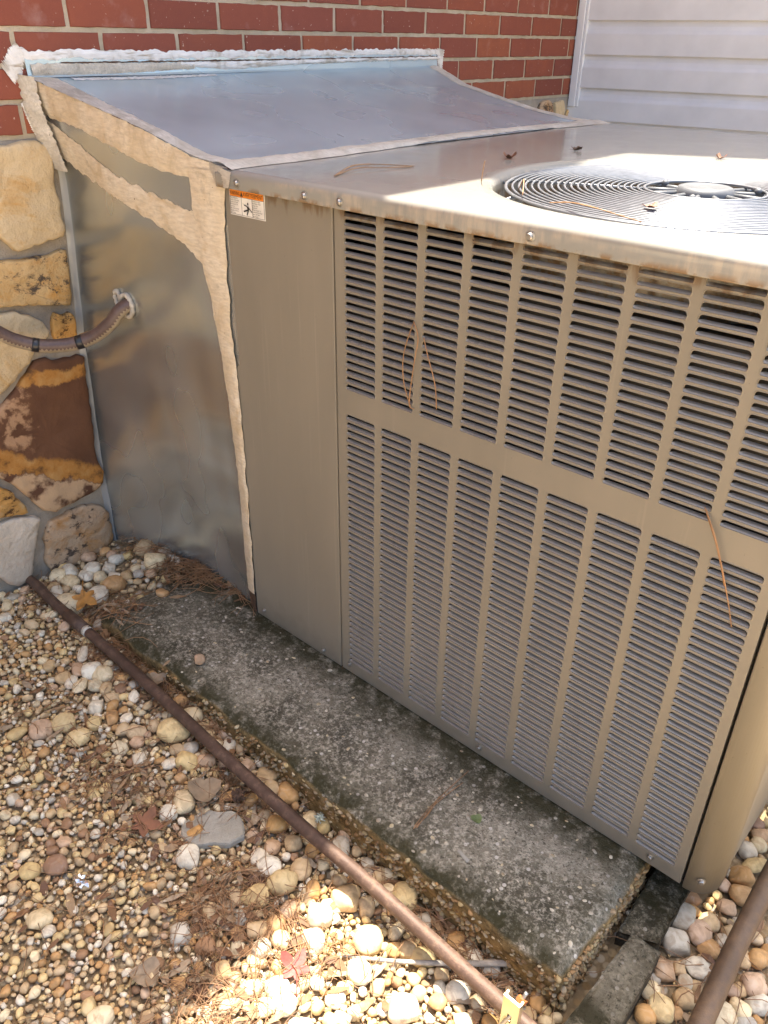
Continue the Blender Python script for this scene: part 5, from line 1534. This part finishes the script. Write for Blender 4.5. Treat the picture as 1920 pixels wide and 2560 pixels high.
def try_add(x, y, r, ov=0.78):
    ci, cj = int(x // G_), int(y // G_)
    for a in (-2, -1, 0, 1, 2):
        for b in (-2, -1, 0, 1, 2):
            for (px_, py_, pr_) in cell.get((ci + a, cj + b), ()):
                if (px_ - x) ** 2 + (py_ - y) ** 2 < ((pr_ + r) * ov) ** 2: return False
    cell.setdefault((ci, cj), []).append((x, y, r))
    return True
def gravel_pass(n, box, rr, cond=None, ov=.78):
    for _ in range(n):
        x, y = rng.uniform(box[0], box[1]), rng.uniform(box[2], box[3])
        if cond and not cond(x, y): continue
        if blocked(x, y): continue
        r = rr[0] + (rr[1] - rr[0]) * rng.random() ** 2.0
        if over_big(x, y, r * .6): continue
        if r > .008 and on_pipe(x, y, r): continue
        if not try_add(x, y, r, ov): continue
        items.append((x, y, gz(x, y) + r * rng.uniform(.15, .55), r, pcol()))
near_pad = lambda x, y: y > -0.40 or x > 0.55
gravel_pass(2600, (-0.9, 1.3, -0.75, 0.7), (0.009, 0.014), lambda x, y: (near_pad(x, y) or rng.random() < .12) and rng.random() < .8)
gravel_pass(30000, (-0.9, 0.75, -1.10, -0.24), (0.0058, 0.0125))
gravel_pass(9000, (-0.9, 1.3, -1.0, 0.8), (0.0055, 0.0105), lambda x, y: x > .69 or x < -.5)
gravel_pass(14000, (-0.9, 0.75, -0.95, -0.26), (0.0035, 0.0055), None, .7)
print('gravel', len(items))
scatter('gravel', items, M['gravel'], 'tan and white pea gravel covering the ground')
def shade(code, a, b):
    k = rng.uniform(a, b)
    return tuple(v * k for v in PCOL[code])
items = []
for _ in range(15000):
    x, y = rng.uniform(-0.88, 0.95), rng.uniform(-0.85, 0.05)
    if blocked(x, y): continue
    r_ = rng.uniform(.0014, .0032)
    items.append((x, y, gz(x, y) + rng.uniform(-.001, .0045), r_, shade(rng.choice('yttoobbc'), .5, .95)))
scatter('grit', items, M['gravel'], 'fine brown grit packed between the gravel stones', sub=1)
# aggregate showing in the sides and the worn top of the pad
items = []
for _ in range(900):
    x = rng.uniform(-0.35, PX1); z = PADT - rng.uniform(0.012, 0.105)
    items.append((x, PY0 - 0.004 - .003 * nz(x * 9, PY0 * 9, z * 9), z, rng.uniform(.0025, .0062), shade(rng.choice('ytoc'), .35, .75)))
for _ in range(420):
    y = rng.uniform(PY0, 0.03); z = PADT - rng.uniform(0.010, 0.10)
    items.append((PX1 + 0.004, y, z, rng.uniform(.0025, .006), shade(rng.choice('yto'), .35, .7)))
for _ in range(330):
    x = rng.uniform(-0.45, 0.68); y = rng.uniform(-0.25, -0.01)
    if rng.random() > .35 + .65 * (x + .45) / 1.1: continue
    items.append((x, y, PADT - .0012, rng.uniform(.002, .0055), shade(rng.choice('wgc'), .55, .9)))
scatter('aggregate', items, M['gravel'], None, (.35, .6), pad)

# ================================================================== PINE STRAW AND LITTER
def needle(p, ang, L, curve, lift, r=0.0007):
    pts = []
    for k in range(5):
        t = k / 4
        a = ang + curve * (t - .5)
        pts.append(Vector((p.x + L * (t - .5) * math.cos(a), p.y + L * (t - .5) * math.sin(a), p.z + lift * math.sin(t * math.pi) + .0)))
    return tube_data(pts, r, 3, False)[:2]
parts = []
spots = [(-0.62, -0.02, .10, .05, 130), (-0.75, 0.0, .10, .03, 90), (-0.50, -0.30, .10, .03, 160), (-0.35, -0.285, .12, .02, 170), (-0.15, -0.29, .12, .02, 130), (0.02, -0.34, .10, .05, 130), (-0.1, -0.50, .14, .08, 130), (-0.30, -0.50, .18, .10, 70),
         (0.18, -0.50, .06, .08, 150), (0.30, -0.62, .08, .10, 200), (0.32, -0.45, .12, .07, 130), (0.45, -0.29, .15, .025, 110), (0.60, -0.31, .08, .04, 70), (-0.6, -0.22, .07, .05, 90), (-0.80, -0.30, .07, .05, 60), (0.05, -0.70, .2, .12, 40), (0.85, -0.1, .08, .2, 60), (-0.56, 0.0, .05, .025, 80), (-0.45, 0.015, .10, .012, 50)]
for (sx_, sy_, dx, dy, n) in spots:
    for _ in range(int(n * .65)):
        x, y = rng.gauss(sx_, dx * .8), rng.gauss(sy_, dy * .6)
        if x < -0.88 or (x > -.3 and y > -.262 and x < .7) or (x < -.3 and y > 0.028): continue
        z = gz(x, y) + (rng.uniform(.008, .022) if abs(y + 0.315) > .035 else rng.uniform(.004, .010))
        if x > PX0 and y > PY0 and x < -.3: z = max(z, PADT + rng.uniform(.001, .006))
        parts.append(needle(Vector((x, y, z)), rng.uniform(0, math.pi), rng.uniform(.05, .13), rng.uniform(-.8, .8), rng.uniform(0, .012), rng.uniform(.0005, .0009)))
V, Fc = merge_data(parts)
tag(link('pine_straw', mesh('pine_straw', V, Fc, True, M['needle'])), 'brown pine straw scattered over the gravel', kind='stuff')
# leaf crumbs and bark chips
V, Fc, CC = [], [], []
LC = [(0.17, 0.085, 0.04), (0.24, 0.13, 0.06), (0.30, 0.20, 0.11), (0.12, 0.06, 0.035), (0.34, 0.26, 0.17)]
for (sx_, sy_, dx, dy, n) in spots:
    for _ in range(int(n * .42)):
        x, y = rng.gauss(sx_, dx * .6), rng.gauss(sy_, dy * .6)
        if x < -0.88 or (x > -.3 and y > -.262 and x < .7) or (x < -.3 and y > 0.028): continue
        z = gz(x, y) + (rng.uniform(.006, .016) if abs(y + 0.315) > .03 else .006)
        if x > PX0 and y > PY0 and x < -.3: z = max(z, PADT + .002)
        L_, w_ = rng.uniform(.006, .022), rng.uniform(.003, .008)
        a = rng.uniform(0, 6.28); tl = rng.uniform(-.5, .5)
        b = len(V); col = rng.choice(LC)
        for i in range(3):
            for s in (-1, 1):
                u = (i - 1) * L_; v = s * w_ * (1 if i == 1 else .45)
                V.append((x + u * math.cos(a) - v * math.sin(a), y + u * math.sin(a) + v * math.cos(a), z + u * tl * .5 + s * w_ * rng.uniform(-.4, .4)))
                CC.append((*col, 1))
        Fc += [(b, b + 1, b + 3, b + 2), (b + 2, b + 3, b + 5, b + 4)]
me = mesh('leaf_litter', V, Fc, False, M['litter'])
at = me.attributes.new('Col', 'FLOAT_COLOR', 'POINT')
at.data.foreach_set('color', [c for q in CC for c in q])
tag(link('leaf_litter', me), 'small brown leaf crumbs and bark chips among the gravel', kind='stuff')

# ================================================================== SINGLE SMALL THINGS
def star_leaf(name, loc, size, rz, mat, label, lobes=5, curl=0.25, tilt=(0, 0), cat='leaf', deep=.45, seed=1):
    n = lobes * 8
    V, Fc = [], []
    def rad(t):
        u = (t / (2 * math.pi) * lobes) % 1.0
        tip = abs(u - .5) * 2
        r = lerp(deep, 1.0, (1 - tip) ** .9)
        return r * (1 + .12 * nz(t * 3, seed)) * (.75 + .25 * math.cos(t) if lobes == 5 else 1)
    for f in (0.33, 0.66, 1.0):
        for k in range(n):
            t = 2 * math.pi * k / n
            r = rad(t) * f * size if f == 1.0 else lerp(deep, rad(t), f) * f * size
            x, y = r * math.cos(t), r * math.sin(t)
            z = curl * size * ((r / size) ** 2 * (.6 + .8 * nz(t * 1.2, seed, 3)) + .15 * nz(x / size * 4, y / size * 4, seed))
            V.append((x, y, z))
    V.append((0, 0, 0))
    for g in range(2):
        for k in range(n):
            Fc.append((g * n + k, (g + 1) * n + k, (g + 1) * n + (k + 1) % n, g * n + (k + 1) % n))
    for k in range(n):
        Fc.append((len(V) - 1, k, (k + 1) % n))
    th = thing(name, label, cat, loc)
    me_ = mesh('blade', V, Fc, True, mat)
    T = Matrix.Translation(loc) @ Matrix.Rotation(rz, 4, 'Z') @ Matrix.Rotation(tilt[0], 4, 'X') @ Matrix.Rotation(tilt[1], 4, 'Y')
    me_.transform(T)
    link('blade', me_, th)
    st_ = tube_mesh('stalk', [T @ Vector((0, 0, 0.0005)), T @ Vector((-.5 * size, .05 * size, .05 * size)), T @ Vector((-1.1 * size, .2 * size, .12 * size))], size * .022, mat, 5)
    link('stalk', st_, th)
    return th
def gl(x, y, up=.02): return (x, y, gz(x, y) + up)
star_leaf('fallen_leaf', (-0.662, -0.256, -0.034), 0.043, -0.4, M['leaf_o'], 'curled orange-brown leaf among white stones next to the pipe', curl=.22, tilt=(.1, .45), seed=3)
star_leaf('fallen_leaf', gl(-0.04, -0.512, .020), 0.042, 1.3, M['leaf_b'], 'flat brown lobed leaf on the fine gravel left of the pipe', curl=.18, tilt=(.12, .05), seed=5)
star_leaf('fallen_leaf', gl(0.359, -0.496, .018), 0.036, 2.6, M['leaf_r'], 'red leaf in the sunlit gravel', curl=.4, tilt=(.1, -.15), seed=8)
star_leaf('fallen_leaf', gl(-0.021, -0.385, .020), 0.036, 0.4, M['leaf_p'], 'dull brown leaf beside the seed ball near the rusty pipe', lobes=3, deep=.7, curl=.25, tilt=(-.1, .1), seed=11)
star_leaf('fallen_leaf', gl(-0.33, -0.285, .024), 0.024, 0.4, M['leaf_p'], 'crumpled grey-brown leaf between rusty pipe and pad', lobes=3, deep=.7, curl=.9, tilt=(-.3, .3), seed=13)
star_leaf('fallen_leaf', gl(0.19, -0.66, .014), 0.026, 0.9, M['leaf_p'], 'pale curled leaf at the left edge of the sunlit patch', lobes=3, deep=.7, curl=.5, seed=15)
star_leaf('leaf_scrap', (0.435, -0.122, PADT + .002), 0.011, 0.4, M['leaf_g'], 'small green leaf scrap on the concrete pad', lobes=3, deep=.75, curl=.3, seed=17)
star_leaf('leaf_scrap', (0.006, 0.699, .9585), 0.014, 0.9, M['gum'], 'dark curled leaf scrap on the cabinet top behind the fan', lobes=3, deep=.6, curl=1.0, seed=19)
star_leaf('leaf_scrap', (-0.015, 0.478, .9585), 0.015, 2.0, M['leaf_b'], 'brown curled leaf scrap on the cabinet top left of the fan', lobes=3, deep=.6, curl=1.1, seed=21)
star_leaf('leaf_scrap', (0.422, 0.190, .9575), 0.013, 0.2, M['leaf_b'], 'orange leaf scrap caught on the fan guard', lobes=3, deep=.6, curl=.6, seed=23)
star_leaf('leaf_scrap', (0.275, 0.800, .9585), 0.012, 1.2, M['leaf_b'], 'small leaf scrap on the cabinet top at the far fan rim', lobes=3, deep=.6, curl=1.0, seed=25)

def needle_bundle(label, curves, loc, r=0.0009):
    th = thing('pine_needles', label, 'pine needles', loc)
    for c in curves:
        link('needle', tube_mesh('needle', catmull(c, 5), r, M['needle'], 5), th)
needle_bundle('brown pine needles hanging on the upper left louvres', [[(0.154, -0.003, 0.778), (0.138, -0.006, 0.725), (0.138, -0.006, 0.678), (0.152, -0.003, 0.632)], [(0.154, -0.003, 0.778), (0.166, -0.006, 0.754), (0.16, -0.006, 0.715), (0.151, -0.005, 0.641), (0.16, -0.003, 0.631)], [(0.175, -0.003, 0.757), (0.186, -0.006, 0.733), (0.203, -0.005, 0.687), (0.207, -0.003, 0.645)]], (0.154, -0.003, 0.70))
needle_bundle('reddish pine needles hanging on the right louvre columns', [[(0.653, -0.003, 0.641), (0.674, -0.008, 0.612), (0.691, -0.008, 0.576), (0.713, -0.006, 0.52), (0.725, -0.003, 0.483)], [(0.653, -0.003, 0.641), (0.685, -0.008, 0.588), (0.702, -0.004, 0.541)], [(0.655, -0.003, 0.639), (0.678, -0.009, 0.603), (0.707, -0.004, 0.532)]], (0.69, -0.003, 0.56))
needle_bundle('pine needles lying on the cabinet top beside the duct joint', [[(-0.088, 0.068, .9585), (-0.129, 0.153, .962), (-0.129, 0.214, .960), (-0.072, 0.258, .9585)], [(-0.088, 0.068, .9585), (-0.108, 0.142, .962), (-0.09, 0.195, .960), (-0.071, 0.25, .9585)], [(-0.097, 0.081, .9585), (-0.145, 0.17, .960), (-0.148, 0.222, .9585)]], (-0.1, 0.15, .958))
needle_bundle('pine needles lying across the middle of the concrete pad', [[(0.363, -0.21, PADT + .003), (0.359, -0.16, PADT + .006), (0.358, -0.097, PADT + .004), (0.359, -0.045, PADT + .003)], [(0.368, -0.21, PADT + .003), (0.362, -0.15, PADT + .006), (0.368, -0.074, PADT + .003)], [(0.365, -0.215, PADT + .003), (0.366, -0.175, PADT + .006), (0.355, -0.129, PADT + .003)]], (0.36, -0.13, PADT))
needle_bundle('pine needles caught on the near rim of the fan guard', [[(0.12, 0.20, .958), (0.13, 0.19, .985), (0.135, 0.185, .992)], [(0.20, 0.19, .957), (0.22, 0.17, .975), (0.24, 0.14, .958)], [(0.30, 0.12, .957), (0.36, 0.10, .965), (0.46, 0.085, .957)]], (0.25, 0.15, .957))

# broken slab of old concrete, seed ball, lichen, foil, twig, chip
sb = thing('concrete_fragment', 'flat grey broken piece of concrete in the gravel left of the pipe', 'concrete piece', gl(0.069, -0.415, 0))
poly = [(-0.065, -0.03), (-0.06, 0.02), (-0.035, 0.03), (-0.01, 0.055), (0.02, 0.05), (0.05, 0.03), (0.045, 0.0), (0.02, -0.02), (0.0, -0.045), (-0.04, -0.05)]
O = resample(poly, 36)
V, Fc = [], []
for f, z in ((1.0, 0.0), (1.0, 0.010), (0.95, 0.014), (0.6, 0.0155), (0.25, 0.016)):
    for p in O:
        j = 1 + .05 * nz(p.x * 90, p.y * 90)
        V.append((0.062 + p.x * f * j, -0.425 + p.y * f * j, gz(0.06, -0.42) + .004 + z + .002 * nz(p.x * f * 40, p.y * f * 40, 3) + 0.10 * p.x * f))
n = len(O)
for r in range(4):
    for i in range(n): Fc.append((r * n + i, r * n + (i + 1) % n, (r + 1) * n + (i + 1) % n, (r + 1) * n + i))
Fc.append(tuple(4 * n + i for i in range(n)))
link('fragment', mesh('fragment', V, Fc, False, M['slabbit']), sb)

gum = thing('seed_ball', 'spiky dark brown seed ball on the gravel beside the pipe', 'seed ball', gl(0.040, -0.350, .018))
bmk = bmesh.new(); bmesh.ops.create_icosphere(bmk, subdivisions=3, radius=0.0085)
for v in bmk.verts:
    if v.index % 3 == 0: v.co *= 1.75
    elif v.index % 3 == 1: v.co *= 0.95
me = bm_mesh('ball', bmk, False, M['gum']); me.transform(Matrix.Translation(gl(0.040, -0.350, .030))); link('ball', me, gum)
lic = thing('lichen_tuft', 'pale green lichen tuft on stones between pipe and pad', 'lichen', gl(0.187, -0.275, .02))
parts = []
for k in range(26):
    a = rng.uniform(0, 6.28); L_ = rng.uniform(.006, .013)
    c = Vector((0.187, -0.275, gz(.187, -.275) + .022))
    parts.append(tube_data([c, c + Vector((math.cos(a) * L_ * .5, math.sin(a) * L_ * .5, rng.uniform(.002, .006))), c + Vector((math.cos(a + .5) * L_, math.sin(a + .5) * L_, rng.uniform(0, .007)))], .0012, 4)[:2])
V, Fc = merge_data(parts); link('fronds', mesh('fronds', V, Fc, True, M['lichen']), lic)
fo = thing('foil_scrap', 'crumpled silver foil scrap in the fine gravel at lower left', 'foil scrap', gl(-0.027, -0.647, .008))
me = bm_mesh('foil', blob(5.0, 3, .012, (1, .7, .45), 1.1), False, M['foil']); me.transform(Matrix.Translation(gl(-0.027, -0.647, .014))); link('foil', me, fo)
tw = thing('broken_twig', 'grey broken twig lying under the rusty pipe near the strap', 'twig', gl(0.55, -0.31, .01))
tp = catmull([(0.395, -0.425, gz(.4, -.42) + .012), (0.46, -0.38, gz(.46, -.38) + .016), (0.53, -0.322, -0.128), (0.59, -0.272, -0.122), (0.615, -0.250, -0.118)], 6)
link('stem', tube_mesh('stem', tp, .006, M['twig'], 9, rfun=lambda i, n: lerp(.0028, .0062, i / n) * (1 + .12 * nz(i * .7, 2))), tw)
for dd in ((0.012, 0.010, .004), (0.016, 0.004, -.002)):
    link('splinter', tube_mesh('splinter', [tp[-1], tp[-1] + Vector(dd) * .6, tp[-1] + Vector(dd)], .002, M['twig'], 5, rfun=lambda i, n: .0028 - .0011 * i), tw)
chip = thing('wood_chip', 'pale wood chip lying on the concrete pad near the pine needles', 'wood chip', (0.463, -0.199, PADT))
me = box_mesh('chip', -.0135, .0135, -.0033, .0033, 0, .0035, M['slabbit'], .001); me.transform(Matrix.Translation((0.463, -0.199, PADT + .001)) @ Matrix.Rotation(-.25, 4, 'Z')); link('chip', me, chip)

print('objects', len(bpy.data.objects), 'tris', sum(len(m.loop_triangles) if m.calc_loop_triangles() is None else 0 for m in bpy.data.meshes))
